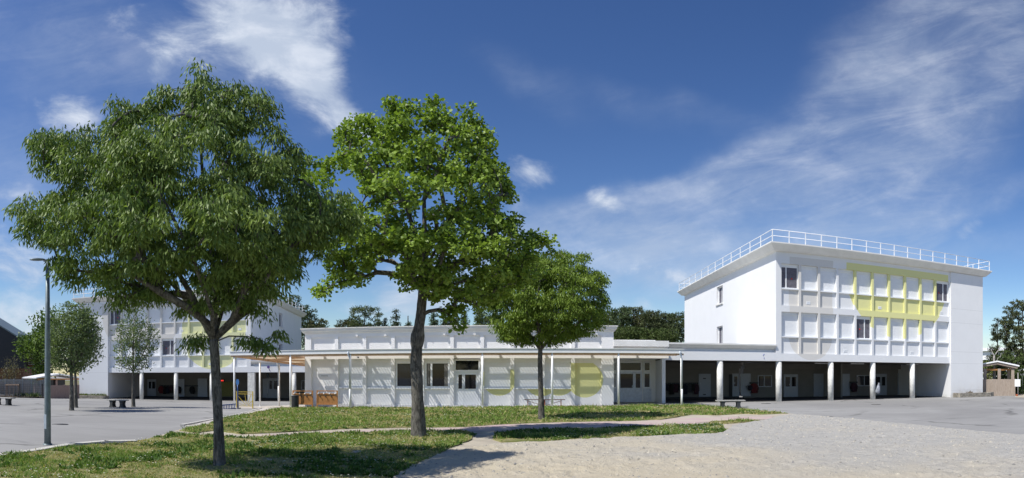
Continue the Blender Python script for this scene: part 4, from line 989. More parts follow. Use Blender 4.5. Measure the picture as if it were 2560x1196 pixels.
# background pines and cedars
def far_tree(px, top, bot, hw, D, kind, label, seed, nclump=110, per=42, group='dark conifers behind the school'):
    rs_ = random.Random(seed); n = 9; L = []; Rr = []
    for i in range(n):
        t = i / (n - 1); y = top + (bot - top) * t
        if kind == 'cone': w_ = hw * (.10 + .9 * t) * rs_.uniform(.75, 1.2)
        else: w_ = hw * math.sin(math.pi * min(1, .16 + .84 * t) ** .75) ** .6 * rs_.uniform(.8, 1.15) + hw * .1
        L.append((px - w_, y)); Rr.append((px + w_ * rs_.uniform(.85, 1.1), y + rs_.uniform(-3, 3)))
    sil = L + Rr[::-1]
    pal = {'cone': ((.03, .048, .024), (.075, .10, .045)), 'round': ((.035, .052, .024), (.095, .115, .05)), 'green': ((.055, .085, .028), (.13, .165, .05))}[kind]
    s_ = D / F; rv_ = random.Random(seed * 7); k1, k2 = rv_.uniform(.85, 1.75), rv_.uniform(.9, 1.2); pal = tuple((c[0] * k1 * k2, c[1] * k1, c[2] * k1) for c in pal)
    tree('conifer' if kind == 'cone' else 'pine_tree' if kind == 'round' else 'tree', (px, 985), sil, [(px, 985), (px, bot), (px, (top + bot) / 2), (px, top + 8)], [], dist=D, depth=.8, nclump=nclump, per=per, crad=7.0 * s_, flat=.55, void=.26, leaf=(4.6 * s_, 2.0 * s_),
         style='up' if kind != 'cone' else 'rand', cols=pal, label=label, trad=(3.0 * s_, 1.2 * s_), seed=seed, tip=.03, barkm='bark_dark', leafm='needle', group=group, sides=5, cat='tree')
for q in [(728, 742, 895, 24, 92, 'round', 'dark pine showing above the roof railing of the left wing', 31),
          (795, 803, 895, 22, 96, 'round', 'small dark pine between the left wing and the low building'),
          (768, 765, 895, 20, 97, 'round', 'dark pine crown just right of the left wing roof corner'),
          (870, 803, 895, 26, 100, 'round', 'low dark pine at the left foot of the flat-topped pine'),
          (912, 770, 895, 38, 98, 'round', 'broad dark pine rising over the left part of the low roof'),
          (962, 790, 895, 22, 99, 'cone', 'short ragged conifer left of the spiky cedar'),
          (990, 768, 895, 26, 96, 'cone', 'spiky dark cedar over the low roof, left of the knotted trunk'),
          (1020, 782, 895, 14, 98, 'cone', 'narrow dark conifer close to the knotted trunk'),
          (1085, 772, 895, 24, 97, 'cone', 'dark cedar just right of the knotted trunk'),
          (1125, 795, 895, 22, 100, 'round', 'low dark pine under the bright green crown'),
          (1160, 780, 895, 20, 99, 'cone', 'dark cedar under the right side of the bright green crown'),
          (1199, 773, 895, 9, 90, 'green', 'slender light green tree above the low roof'),
          (1235, 785, 895, 24, 98, 'round', 'dark pine half hidden behind the round lawn tree'),
          (1516, 786, 870, 26, 100, 'round', 'dark pine just right of the round lawn tree'),
          (1553, 772, 870, 26, 96, 'round', 'second dark pine right of the round lawn tree'),
          (1583, 770, 870, 26, 99, 'round', 'tallest pine of the row beside the right wing'),
          (1612, 788, 870, 24, 101, 'round', 'dark pine in the dip of the row beside the right wing'),
          (1633, 779, 870, 24, 95, 'round', 'bushy pine in the middle of the row beside the right wing'),
          (1662, 786, 870, 24, 98, 'round', 'dark pine second from the right wing'),
          (1695, 784, 870, 26, 94, 'round', 'dark pine touching the side of the right wing'),
          (1560, 820, 870, 40, 85, 'green', 'low green bushy tree in front of the row of pines, at its left'),
          (1650, 825, 870, 44, 84, 'green', 'low green bushy tree in front of the row of pines, near the right wing')]:
    q = q if len(q) == 8 else (*q, int(q[0]))
    far_tree(*q, nclump=int(60 + q[3] * 2.2), per=42)
far_tree(2494, 800, 985, 46, 62, 'cone', 'layered dark green cedar behind the wooden shelter at the right', 71, 150, 60, None)
far_tree(2556, 752, 990, 44, 58, 'round', 'tall dark evergreen cut by the right edge of the photo', 72, 260, 70, None)
far_tree(2524, 880, 990, 40, 56, 'green', 'mid green leafy bush between the cedar and the tall evergreen', 73, 130, 50, None)
far_tree(2470, 905, 985, 22, 60, 'green', 'low green bush beside the corner of the right wing', 74, 60, 40, None)
far_tree(2640, 820, 990, 90, 60, 'round', 'broad dark evergreen outside the right edge', 75, 200, 50, None)
tree('bare_tree', (2487, 985), [(2470, 868), (2486, 850), (2508, 868), (2506, 905), (2490, 915), (2470, 900)], [(2487, 985), (2486, 930), (2485, 890)], [[(2475, 870, 0, .05), (2470, 860, 0)], [(2497, 875, 0, .05), (2503, 866, 0)], [(2476, 905, 0, .03), (2470, 900, 0)]],
     dist=52, nclump=14, per=3, crad=.3, leaf=(.1, .05), label='pale bare birch trunk with forked branches before the cedar', trad=(.15, .09), seed=76, tip=.016, barkm='bark_pale')
for px, tp_, s_, lab in ((18, 885, 81, 'thin bare shrub in front of the black building, the left one'), (36, 880, 82, 'thin bare shrub in front of the black building, the right one')):
    tree('shrub', (px, 985), [(px, tp_), (px + 12, 930), (px + 12, 960), (px - 12, 960), (px - 12, 930)], [(px, 985), (px, 955)], [[(px, 930, 0, .03), (px, tp_ + 5, 0)]], dist=66, nclump=30, per=12, crad=.45, leaf=(.16, .07), style='up', cols=((.14, .13, .08), (.22, .2, .12)), label=lab, trad=(.05, .03), seed=s_, tip=.012, cat='shrub')
# ------------------------------------------------------------------ street lamp
p = at(119, 1113); lamp = empty('street_lamp', p, 0, 'grey tapering street lamp with a flat head at the left edge of the lawn', 'street lamp')
LR = math.hypot(p.x, p.y); zt = (1113 - 652) * LR / F
f = MB(); f.tube([(0, 0, -.1), (0, 0, .9), (0, 0, zt * .6), (0, 0, zt)], [.088, .082, .066, .048], 10); f.tube([(0, 0, -.05), (0, 0, .03)], .12, 12); f.build('pole', MAT['metal_grey'], lamp)
f = MB(); f.box(-.04, .04, -.088, -.07, .4, .75); f.build('hatch', MAT['pipe_grey'], lamp)
vx = Vector((-math.cos(math.atan2(p.x, p.y)), math.sin(math.atan2(p.x, p.y)), 0))
f = MB(); a_ = Vector((0, 0, zt - .01)); f.tube([a_ - vx * .03, a_ + vx * .10 + Vector((0, 0, .02))], [.04, .035], 10); f.build('arm', MAT['metal_grey'], lamp)
f = MB(); n = 16; secs = [(.06, .03, .02), (.12, .06, .035), (.24, .085, .045), (.36, .075, .035), (.44, .035, .012)]; vs = []
side = vx.cross(Vector((0, 0, 1)))
for q, w_, h_ in secs:
    for i in range(n):
        a = 2 * math.pi * i / n; vs.append(a_ + vx * q + side * w_ * math.cos(a) + Vector((0, 0, .03 + h_ * math.sin(a) * (1 if math.sin(a) > 0 else .6))))
f.add(vs, [(i * n + j, i * n + (j + 1) % n, (i + 1) * n + (j + 1) % n, (i + 1) * n + j) for i in range(len(secs) - 1) for j in range(n)] + [tuple(range(n)), tuple(range((len(secs) - 1) * n, len(secs) * n))], 0, True)
f.build('lamp_head', MAT['metal_grey'], lamp)
# ------------------------------------------------------------------ benches
def stone_bench(loc, rz, L, label, h=.42):
    r_ = empty('bench', loc, rz, label, 'bench', 'grey stone benches in the yards')
    f = MB(); f.box(-L / 2, L / 2, -.2, .2, h - .06, h); f.build('seat', MAT['bench_top'], r_, bevel=.012)
    for s in (-1, 1):
        f = MB(); xx = s * L * .27; pr = [(.16, 0), (.10, .10), (.085, .2), (.10, .29), (.15, h - .062)]
        prof = [(xx + a, z) for a, z in pr] + [(xx - a, z) for a, z in pr[::-1]]
        f.prism(prof, -.16, -.06, 'y'); f.prism(prof, .06, .16, 'y'); f.box(xx - .05, xx + .05, -.0595, .0595, .05, h - .065); f.build('leg', MAT['bench_dark'], r_)
    return r_
p = at(294, 1019); stone_bench(p, .0, 1.35, 'grey stone bench beside the sparse young tree in the left yard', .45)
p = at(8, 1013.5); stone_bench(p, 0, 1.9, 'grey stone bench cut by the left edge of the photo', .48)
p = at(1826, 1021); stone_bench(p, -.12, 1.55, 'dark-legged bench with a pale top in front of the right walkway', .42)
b_ = stone_bench((15.86 + rl(2315), 40.6, 0), 0, 1.9, 'grey bench inside the last bay of the right wing', .34)
f = MB(); f.tube([(0, 0, 0), (0, 0, .42)], [.05, .05], 10); f.tube([(0, 0, .42), (0, 0, .45)], [.3, .3], 18); o = f.build('stool', MAT['bench_top'], None, (15.86 + rl(2345) - .5, 40.2, 0)); tag(o, 'small round pedestal beside the bench in the last bay of the right wing', 'pedestal')
# long wooden bench by the wall
p = at(1361, 1014); p.y = 33.2; p.x = p.y * math.tan((1361 - XC) / F)
wb = empty('bench', (p.x, p.y, gz(p.x, p.y) + .02), 0, 'long reddish wooden bench with folding metal legs by the painted wall', 'bench')
f = MB(); f.box(-1.15, 1.15, -.13, -.01, .36, .39); f.box(-1.15, 1.15, .01, .13, .36, .39); f.build('seat', MAT['red_wood'], wb)
for s in (-1, 1):
    f = MB(); f.box(s * .92 - .02, s * .92 + .02, -.12, -.08, 0, .359); f.box(s * .92 - .02, s * .92 + .02, .08, .12, 0, .359); f.bar((s * .9, 0, .3), (s * .08, 0, .05), .025); f.build('leg', MAT['red_wood'], wb)
f = MB(); f.box(-.9, .9, -.02, .02, .02, .045); f.box(-.05, .05, -.1, .1, .02, .359); f.build('stretcher', MAT['red_wood'], wb)
# ------------------------------------------------------------------ wooden washing stands
def stand(px0, px1, y, label, n=4, board=True):
    x0, x1 = px2x(px0, y), px2x(px1, y); w_ = x1 - x0; z = gz(x0, y) + .02
    r_ = empty('play_stand', (x0, y, z), 0, label, 'wooden stand', 'wooden stands by the low building')
    for xx in (0, w_ - .07): f = MB(); f.box(xx, xx + .07, 0, .07, 0, 1.0); f.build('leg', MAT['orange_wood'], r_)
    f = MB(); f.box(.071, w_ - .071, .005, .065, .94, .995); f.build('top_rail', MAT['orange_wood'], r_)
    f = MB(); k = 14; ww = (w_ - .142) / k
    for i in range(k): f.box(.071 + i * ww + .004, .071 + (i + 1) * ww - .004, .025, .05, .24, .80)
    f.box(.071, w_ - .071, .051, .07, .2, .82); f.box(.071, w_ - .071, -.01, .0245, .17, .24); f.box(.071, w_ - .071, -.01, .0245, .77, .83); f.build('panel', MAT['orange_wood'], r_)
    for i in range(n):
        xx = .12 + (w_ - .26) * i / max(1, n - 1); q = MB(); q.tube([(xx, -.05, .80), (xx, .0, .83)], .036, 10); o = q.build('knob', MAT['knob_white'], r_)
        if i < n - 1 or n > 3: q = MB(); q.tube([(xx + .03, -.03, .76), (xx + .10, -.03, .68), (xx + .15, -.03, .60)], [.014, .02, .028], 7); q.build('hook', MAT['bench_dark'], r_)
    return r_
stand(731, 782, 32.55, 'orange wooden stand with white knobs behind the black bin')
stand(791, 844, 32.55, 'orange wooden stand with white knobs and hooks, standing clear of the black bin')
# black bin
p = at(738, 1020); bn = empty('litter_bin', (px2x(738, 31.6), 31.6, p.z + .01), 0, 'black slatted litter bin beside the front canopy post', 'litter bin')
f = MB(); n = 22
for i in range(n):
    a = 2 * math.pi * i / n; c_, s_ = math.cos(a) * .2, math.sin(a) * .2; f.bar((c_, s_, .02), (c_, s_, .72), .042, .018, up=(c_, s_, 0))
f.build('body', MAT['bin_black'], bn); f = MB(); f.tube([(0, 0, .02), (0, 0, .70)], .183, 20); f.build('liner', MAT['dark_gap'], bn)
f = MB(); f.tube([(0, 0, .70), (0, 0, .745)], [.215, .215], 24); f.build('rim', MAT['bin_black'], bn)
f = MB(); f.box(-.22, -.12, -.1, .06, .747, .765); f.build('lid_catch', MAT['metal_white'], bn)
# yellow barrier with sun rays
y_ = 31.0; x0, x1 = px2x(592, y_), px2x(632, y_); z = -.16
yb = empty('barrier', (x0, y_, z), 0, 'yellow metal barrier with a sunburst of bars at the end of the ramp', 'barrier'); w_ = x1 - x0
for xx in (0, w_): f = MB(); f.box(xx - .025, xx + .025, -.025, .025, -.1, .96); f.build('post', MAT['yellow_paint'], yb)
for zz in (.10, .80, .92): f = MB(); f.bar((.026, 0, zz), (w_ - .026, 0, zz), .03); f.build('rail', MAT['yellow_paint'], yb)
for a in (12, 38, 66, 100, 135, 165):
    f = MB(); c_, s_ = math.cos(R(a)), math.sin(R(a)); cx_ = w_ * .62; L_ = min((.78 - .12) / max(s_, .05), ((w_ - .03 - cx_) if c_ > 0 else cx_ - .03) / max(abs(c_), .05))
    f.bar((cx_ + c_ * .1, 0, .12 + s_ * .1), (cx_ + c_ * L_, 0, .12 + s_ * L_), .022); f.build('ray', MAT['yellow_paint'], yb)
# blue pole and rack
y_ = 29.9; xb = px2x(595, y_); zb_ = -.16
bp = empty('sign_pole', (xb, y_, zb_), 0, 'blue pole topped with a blue oval disc beside the yellow barrier', 'sign pole')
f = MB(); f.tube([(0, 0, -.1), (-.02, 0, 1.0), (-.03, 0, 1.35)], [.045, .035, .03], 10); f.build('pole', MAT['blue_paint'], bp)
f = MB(); n = 28; vs = [(-.03 + .10 * math.cos(2 * math.pi * i / n), s * .015, 1.50 + .17 * math.sin(2 * math.pi * i / n)) for s in (-1, 1) for i in range(n)]
f.add(vs, [tuple(range(n)), tuple(range(n, 2 * n))] + [(i, (i + 1) % n, n + (i + 1) % n, n + i) for i in range(n)]); f.build('disc', mat('blue_light', (.04, .14, .36), .35), bp)
a_ = Vector((px2x(553, 29.0), 29.0)); c_ = Vector((px2x(594, 29.9), 29.7)); d_ = (c_ - a_); L_ = d_.length
br = empty('bicycle_rack', (a_.x, a_.y, -.2), math.atan2(d_.y, d_.x), 'low dark blue slatted rack lying beside the ramp, next to the blue pole', 'rack')
f = MB(); f.bar((-.1, 0, .26), (L_, 0, .32), .05); f.bar((-.1, 0, .02), (L_, 0, .06), .05); f.build('frame', MAT['blue_paint'], br)
for i in range(9): f = MB(); xx = .02 + i * L_ / 9; f.bar((xx, 0, .05), (xx, 0, .25 + .06 * i / 9), .045, .015); f.build('slat', MAT['blue_paint'], br)
f = MB(); f.box(.0, .55, .08, .28, -.05, .12); o = f.build('stone_block', MAT['stone'], None, (px2x(575, 29.9), 29.9, -.22), bevel=.02); tag(o, 'low grey stone block behind the blue rack', 'stone')
# hanging purple banner and speaker on the left walkway, cameras
f = MB(); f.box(-.12, .12, -.02, .02, -.12, .10); f.bar((.02, 0, -.1), (.18, 0, -.42), .10, .03); q_ = left_pt(-15.35 + la(716) - .0 + 2.9 - 2.9, -.25); o = f.build('banner', mat('purple_cloth', (.07, .035, .17), .8), None, (*left_pt(la(716) - 15.35, -.2), LZ + 3.15)); tag(o, 'crumpled purple cloth caught on the fascia of the left walkway', 'cloth')
def cctv(loc, rz, label):
    r_ = empty('security_camera', loc, rz, label, 'camera'); f = MB(); f.tube([(0, 0, 0), (0, -.06, -.06), (0, -.12, -.08)], .02, 8); f.build('bracket', MAT['cctv_white'], r_)
    f = MB(); f.box(-.05, .05, -.34, -.1, -.15, -.06); f.build('body', MAT['cctv_white'], r_); f = MB(); f.tube([(0, -.341, -.105), (0, -.36, -.105)], .035, 12); f.build('lens', MAT['dark_gap'], r_)
cctv((px2x(890, 33.9), 34.0, 2.88), .6, 'small white camera under the canopy above the wooden stands')
cctv((15.86 - .36, 36 + 18.5, 10.02), 1.5, 'small camera under the cornice on the side of the right wing')
# scribble on the walkway wall
f = MB(); f.tube([(0, 0, 0), (.07, 0, .12), (.13, 0, 0), (.07, 0, -.1), (0, 0, 0)], .012, 6); f.tube([(.07, 0, -.1), (.07, 0, -.22)], .012, 6); o = f.build('scribble', mat('blue_ink', (.05, .1, .45), .6), AR, (px2x(1908, 35.98) - AX0, -.012, 3.0)); 
# white bag against a column
bg_ = at(2184, 993); f = MB(); n = 10; vs = []
for zz, w_, xo in ((0, .12, 0), (.15, .2, .02), (.35, .17, .06), (.5, .12, .08), (.7, .06, .10), (.78, .02, .11)):
    for i in range(n): a = 2 * math.pi * i / n; vs.append((xo + w_ * math.cos(a) * (1 + .2 * math.sin(3 * a)), -.28 + .6 * w_ * math.sin(a), zz))
f.add(vs, [(i * n + j, i * n + (j + 1) % n, (i + 1) * n + (j + 1) % n, (i + 1) * n + j) for i in range(5) for j in range(n)] + [tuple(range(n))], 0, True)
o = f.build('bag', mat('grey_bag', (.30, .32, .36), .6, var=.5, scale=8), None, (36.2 * math.tan((2187 - XC) / F), 36.1, .42)); tag(o, 'crumpled grey and white bag hanging on a column of the right wing', 'bag')
# ------------------------------------------------------------------ stone planters
def planter(pts, h, label, plants=True, seed=3, z0=0.0):
    P = Vector((*pts[0], z0)); rt = empty('stone_planter', P, 0, label, 'planter', 'stone planters at the foot of the wings'); rr = random.Random(seed)
    st = MB(); pts = [Vector((*p, 0)) - Vector((P.x, P.y, 0)) for p in pts]
    core = MB()
    for i in range(len(pts) - 1):
        a, c = pts[i], pts[i + 1]; d = (c - a); L = d.length; d.normalize(); n_ = Vector((d.y, -d.x, 0)); z = .0
        core.bar(a + Vector((0, 0, h / 2 - .02)) - n_ * .02, c + Vector((0, 0, h / 2 - .02)) - n_ * .02, .12, h - .02, 0)
        while z < h - .03:
            x = -.05 + rr.uniform(-.1, 0); hh = min(rr.uniform(.09, .13), h - z)
            while x < L:
                w_ = rr.uniform(.18, .45); x2 = min(L, x + w_); x1_ = max(0, x)
                if x2 - x1_ > .05: st.bar(a + d * (x1_ + .01) + n_ * rr.uniform(.03, .06) + Vector((0, 0, z + hh / 2)), a + d * (x2 - .01) + n_ * .045 + Vector((0, 0, z + hh / 2)), .12, hh - .018)
                x += w_
            z += hh
    st.build('stones', MAT['stone'], rt, bevel=.012); core.build('mortar', MAT['mortar'], rt)
    s2 = MB(); s2.add([tuple(p + Vector((0, 0, h - .05))) for p in pts], [tuple(range(len(pts)))]); s2.build('soil', MAT['soil'], rt)
    return rt
rx = 15.86 + 15.0
planter([(rx, 35.8), (rx, 35.2), (rx + 3.3, 35.2), (rx + 4.1, 35.6), (rx + 4.1, 37)], .36, 'low stone planter with bare soil at the foot of the right wing')
lp = [left_pt(-33.55 - .3, .3), left_pt(-33.55 - .2, -.5), left_pt(-33.55 + 3.3, -.6), left_pt(-33.55 + 3.5, -.1)]
planter(lp, .38, 'low stone planter with short green plants at the foot of the left wing', z0=LZ)
def tufts(name, n, fx, label, cols, h=(.15, .35), w=.05, group=None, cat='plant', seed=1, loc=(0, 0, 0)):
    rs = np.random.RandomState(seed); rt = empty(name, loc, 0, label, cat, group); P = np.array([fx(rs) for _ in range(n)]) - np.array(loc)
    A = unit(rs.normal(0, .5, (n, 3)) + np.array([0, 0, .9])); Sd = unit(np.cross(A, rs.normal(0, 1, (n, 3)))); t = rs.rand(n, 1); c = np.array(cols[0]) * (1 - t) + np.array(cols[1]) * t
    leaf_mesh('leaves', P, A, Sd, rs.uniform(*h, n), np.full(n, w), c, 'leaf', rt); return rt
g0, g1 = Vector((*lp[1], LZ)), Vector((*lp[2], LZ))
tufts('planter_plants', 500, lambda rs: tuple(g0.lerp(g1, rs.uniform(.02, .98)) + Vector((rs.uniform(-.1, .1), rs.uniform(.1, .5), .33))), 'short yellow-green plants growing in the stone planter of the left wing', ((.07, .11, .02), (.2, .22, .05)), (.08, .3), .07, loc=tuple(g0), seed=4)
h0 = Vector((rx + 1.4, 35.5, .3)); tufts('dry_plant', 50, lambda rs: (h0.x + rs.uniform(-.25, .25), h0.y + rs.uniform(-.15, .15), .3), 'small dry brown plant in the stone planter of the right wing', ((.12, .09, .05), (.2, .15, .09)), (.1, .28), .04, loc=tuple(h0), seed=5)
# ------------------------------------------------------------------ right edge: wooden shelter, fence, sign, buildings
def fence_run(name, a, b, z, h, m, label, cat='fence', bw=.14, gap=.008, posts=3, group=None):
    a = Vector((*a, 0)); b = Vector((*b, 0)); d = b - a; L = d.length; rt = empty(name, (a.x, a.y, z), math.atan2(d.y, d.x), label, cat, group); f = MB(); x = 0; rr = random.Random(int(L * 100))
    while x < L - .02:
        x2 = min(L, x + bw - gap); f.box(x, x2, 0, .025 + rr.uniform(0, .006), -.05, h + rr.uniform(-.015, .015)); x += bw
    f.build('boards', MAT[m], rt)
    for i in range(posts): p = MB(); xx = L * i / max(1, posts - 1); p.box(xx - .05, xx + .05, .04, .14, -.1, h + .04); p.build('post', MAT[m], rt)
    return rt
sa = ray(2456, 50.5); sb = ray(2537, 50.8)
fence_run('wooden_fence', (sa.x, sa.y), (sb.x, sb.y), -.15, 1.55, 'fence_wood', 'weathered wooden fence under the shelter at the right edge')
d_ = (sb - sa); d_.z = 0; L_ = d_.length
sh = empty('shelter', (sa.x, sa.y, -.15), math.atan2(d_.y, d_.x), 'open wooden shelter with a white roof beside the right wing', 'shelter')
for xx, yy in ((.25, .35), (L_ * .53, .35), (L_ * .95, .35), (.45, 2.6), (L_ * .93, 2.6)): f = MB(); f.box(xx - .13, xx + .13, yy - .1, yy + .1, 0, 2.45); f.build('post', MAT['fence_wood'], sh)
f = MB(); f.prism([(-.4, 2.5), (L_ * .47, 2.82), (L_ + .25, 2.45), (L_ + .25, 2.62), (L_ * .47, 3.0), (-.4, 2.68)], .1, 3.1, 'y'); f.build('gable', MAT['fence_wood'], sh)
f = MB(); f.box(.0, L_, .36, .5, 2.3, 2.44); f.build('beam', MAT['orange_wood'], sh)
f = MB(); f.prism([(-.5, 2.69), (L_ * .47, 3.01), (L_ + .4, 2.62), (L_ + .4, 2.74), (L_ * .47, 3.12), (-.5, 2.80)], .0, 3.3, 'y'); f.build('roof', MAT['trim_white'], sh)
p_ = ray(2545, 50); sn = empty('notice_board', (p_.x, p_.y, -.15), -.8, 'blank white notice board on a post beside the wooden fence', 'sign')
f = MB(); f.tube([(0, 0.05, -.1), (0, .05, 2.1)], .035, 8); f.build('post', MAT['bench_top'], sn); f = MB(); f.box(-.27, .2, -.02, .015, .95, 1.55); f.build('panel', MAT['trim_white'], sn)
f = MB(); f.tube([(0, 0, 0), (0, 0, .18)], [.07, .1], 12); p_ = ray(2542, 49.5); o = f.build('flower_pot', mat('terracotta', (.42, .11, .04), .8), None, (p_.x, p_.y, -.02)); tag(o, 'small orange pot at the foot of the notice board', 'pot')
p_ = ray(2468, 95); f = MB(); f.box(-6, 14, 0, 8, -1, 6.0); f.box(-6.5, 14.5, -.5, 8.5, 5.6, 6.1); o = empty('distant_house', (p_.x, p_.y, 0), -.9, 'white flat building glimpsed behind the cedar at the right', 'building'); f.build('wall', MAT['trim_white'], o)
f = MB(); f.box(-2, 1, -.03, -.004, 2.5, 4.2); f.build('window', MAT['glass_dark'], o)
def hedge(a, b, h, th, n, label, seed):
    rs = np.random.RandomState(seed); a = np.array(a); b = np.array(b); rt = empty('hedge', tuple(a), 0, label, 'hedge'); t = rs.rand(n, 1); P = (b - a) * t + np.stack([rs.uniform(-th, th, n), rs.uniform(-th, th, n), rs.uniform(0, h, n)], 1) * (1 + .1 * rs.rand(n, 1))
    A = unit(rs.normal(0, 1, (n, 3))); Sd = unit(np.cross(A, rs.normal(0, 1, (n, 3)))); c = np.array((.03, .055, .018)) + rs.rand(n, 1) * np.array((.04, .06, .02)); leaf_mesh('leaves', P, A, Sd, rs.uniform(.12, .25, n), np.full(n, .09), c, 'leaf', rt)
q1, q2 = ray(2535, 56), ray(2700, 52); hedge((q1.x, q1.y, -.1), (q2.x, q2.y, -.1), 1.7, .5, 9000, 'clipped green hedge behind the notice board at the right edge', 6)
q1, q2 = ray(2545, 54), ray(2640, 50.5); f = MB()
for k_ in range(9): pp = q1.lerp(q2, k_ / 8); f.tube([(pp.x - q1.x, pp.y - q1.y, -.1), (pp.x - q1.x, pp.y - q1.y, 1.9)], .03, 6)
o = empty('mesh_fence', (q1.x, q1.y, 0), 0, 'thin green wire fence before the hedge at the right edge', 'fence'); f.build('posts', MAT['mesh_dark'], o)
f = MB(); [f.bar((0, 0, z_), (q2.x - q1.x, q2.y - q1.y, z_), .012) for z_ in np.arange(.1, 1.85, .2)]; f.build('wires', MAT['mesh_dark'], o)
sheet('dry_ground', [tuple(ray(2538, 47)[:2]), tuple(ray(2760, 41)[:2]), tuple(ray(2760, 54)[:2]), tuple(ray(2538, 57)[:2])], .01, 'dirt', 1.0)
# ------------------------------------------------------------------ left edge
z_l = LZ + .05
fa, fb = ray(100, 59.0), ray(199, 61)
fence_run('wooden_fence', (ray(122, 59.3).x, ray(122, 59.3).y), (ray(162, 60).x, ray(162, 60).y), z_l, 1.36, 'pink_wood', 'pinkish wooden gate panel between the metal fence and the young trees', cat='gate', posts=2)
fence_run('wooden_fence', (ray(163, 60).x, ray(163, 60).y), (ray(198, 60.8).x, ray(198, 60.8).y), z_l, 1.36, 'pink_wood', 'pinkish wooden fence running up to the left wing', posts=2)
sh0, sh1 = ray(97, 63), ray(200, 66); d_ = sh1 - sh0; L_ = math.hypot(d_.x, d_.y)
sh = empty('shed', (sh0.x, sh0.y, z_l), math.atan2(d_.y, d_.x), 'low wooden shelter with a pale roof behind the pinkish gate', 'shed')
for xx in (1.3, 2.4, L_ - .3): f = MB(); f.box(xx - .1, xx + .1, .2, .4, 0, 1.98); f.build('post', MAT['pink_wood'], sh)
f = MB(); f.prism([(-.3, 2.02), (L_ * .5, 2.4), (L_ + .3, 2.02), (L_ + .3, 2.14), (L_ * .5, 2.56), (-.3, 2.14)], 0, 3, 'y'); f.build('roof', MAT['trim_white'], sh)
f = MB(); f.box(-.1, L_, .1, .2, 1.86, 2.01); f.build('beam', MAT['orange_wood'], sh); f = MB(); f.box(1.0, L_, 2.4, 2.6, 0, 1.2); f.box(1.45, L_ - .3, 2.45, 2.5, 1.2, 1.9, 1); f.build('back_panel', [MAT['pink_wood'], MAT['glass_blue']], sh)
# metal panel fence behind, wire fence in front
def lfence(px0, px1, r0, r1, n, h, label, name, pm, wires, z):
    a, b = ray(px0, r0), ray(px1, r1); d = b - a; rt = empty(name, (a.x, a.y, z), math.atan2(d.y, d.x), label, 'fence'); L = math.hypot(d.x, d.y)
    for i in range(n): p = MB(); p.box(L * i / (n - 1) - .05, L * i / (n - 1) + .05, -.05, .05, -.1, h); p.build('post', MAT[pm], rt)
    f = MB()
    if wires == 'panel':
        x = .08
        while x < L: f.box(x, x + .045, -.01, .01, .1, h - .05); x += .075
        f.box(0, L, .011, .03, .12, .17); f.box(0, L, .011, .03, h - .2, h - .15)
    else:
        for zz in np.arange(.1, h, .2): f.box(0, L, -.006, .006, zz, zz + .014)
        x = .1
        while x < L: f.box(x, x + .012, .0065, .015, .08, h - .03); x += .2
    f.build('panel', MAT[pm], rt); return rt
lfence(-120, 122, 62.5, 63.5, 12, 2.0, 'grey metal bar fence in front of the black building', 'metal_fence', 'fence_grey', 'panel', z_l)
lfence(-120, 106, 60.0, 60.0, 5, 1.55, 'dark wire fence with black posts along the left yard', 'wire_fence', 'mesh_dark', 'wire', z_l - .05)
lp_ = ray(29, 61.2); vb = empty('planter_table', (lp_.x, lp_.y, z_l), .7, 'raised wooden growing frame with a pale rim behind the wire fence', 'planter')
for xx, yy in ((-.6, 0), (.6, 0), (-.6, .8), (.6, .8), (-.2, 0), (.2, 0)): f = MB(); f.box(xx - .05, xx + .05, yy - .05, yy + .05, 0, 1.3); f.build('leg', MAT['fence_wood'], vb)
f = MB(); f.box(-.7, .7, -.1, .9, 1.302, 1.42); f.build('tray', MAT['canopy_wood'], vb)
f = MB(); [f.box(x_ - .4, x_ + .4, 0, .12, 0, .22) for x_ in (0, 1.0, 2.0)]; lp_ = ray(-14, 60.6); o = f.build('timber_edging', MAT['fence_wood'], None, (lp_.x, lp_.y, z_l)); o.rotation_euler = (0, 0, .7); tag(o, 'low timber edging behind the wire fence at the left edge', 'edging')
pr = random.Random(9)
for i, px in enumerate((48, 66, 82, 92)):
    lp_ = ray(px, 61.6); tufts('garden_plant', 60, (lambda L_: (lambda rs: (L_.x + rs.normal(0, .3), L_.y + rs.normal(0, .3), z_l + rs.uniform(0, .35))))(lp_), ['low green plant left of the small shrub behind the wire fence', 'small green shrub in the middle of the bed behind the wire fence', 'low green plant near the end of the wire fence', 'tiny green plant at the end of the wire fence bed'][i], ((.04, .07, .02), (.1, .14, .04)), (.15, .4), .09, 'plants behind the wire fence', loc=tuple(lp_), seed=40 + i)
# black gabled building at the far left
bl0 = ray(60, 74); bb = empty('black_building', (bl0.x, bl0.y, z_l), .62, 'black sloping-roofed building with a brown wooden base at the left edge', 'building')
f = MB(); f.prism([(-16, 3.2), (0, 3.2), (0, 6.55), (-8, 11.5), (-16, 6.55)], 0, 14, 'y'); f.build('wall', MAT['black_clad'], bb)
f = MB(); f.box(-15.9, -.1, .1, 13.9, -.3, 3.2); f.build('base', MAT['brown_clad'], bb)
f = MB(); f.prism([(.06, 6.52), (-8, 11.52), (-8, 11.68), (.12, 6.66)], -.1, 14.1, 'y'); f.build('roof_edge', MAT['metal_grey'], bb)
f = MB(); f.box(.02, 2.6, 2, 2.2, 3.4, 5.6); f.build('link', MAT['brown_clad'], bb)
f = MB(); [f.box(.1, 2.5, 1.9, 1.98, 3.7 + .25 * k_, 3.8 + .25 * k_) for k_ in range(7)]; f.build('louvre', MAT['fence_grey'], bb)
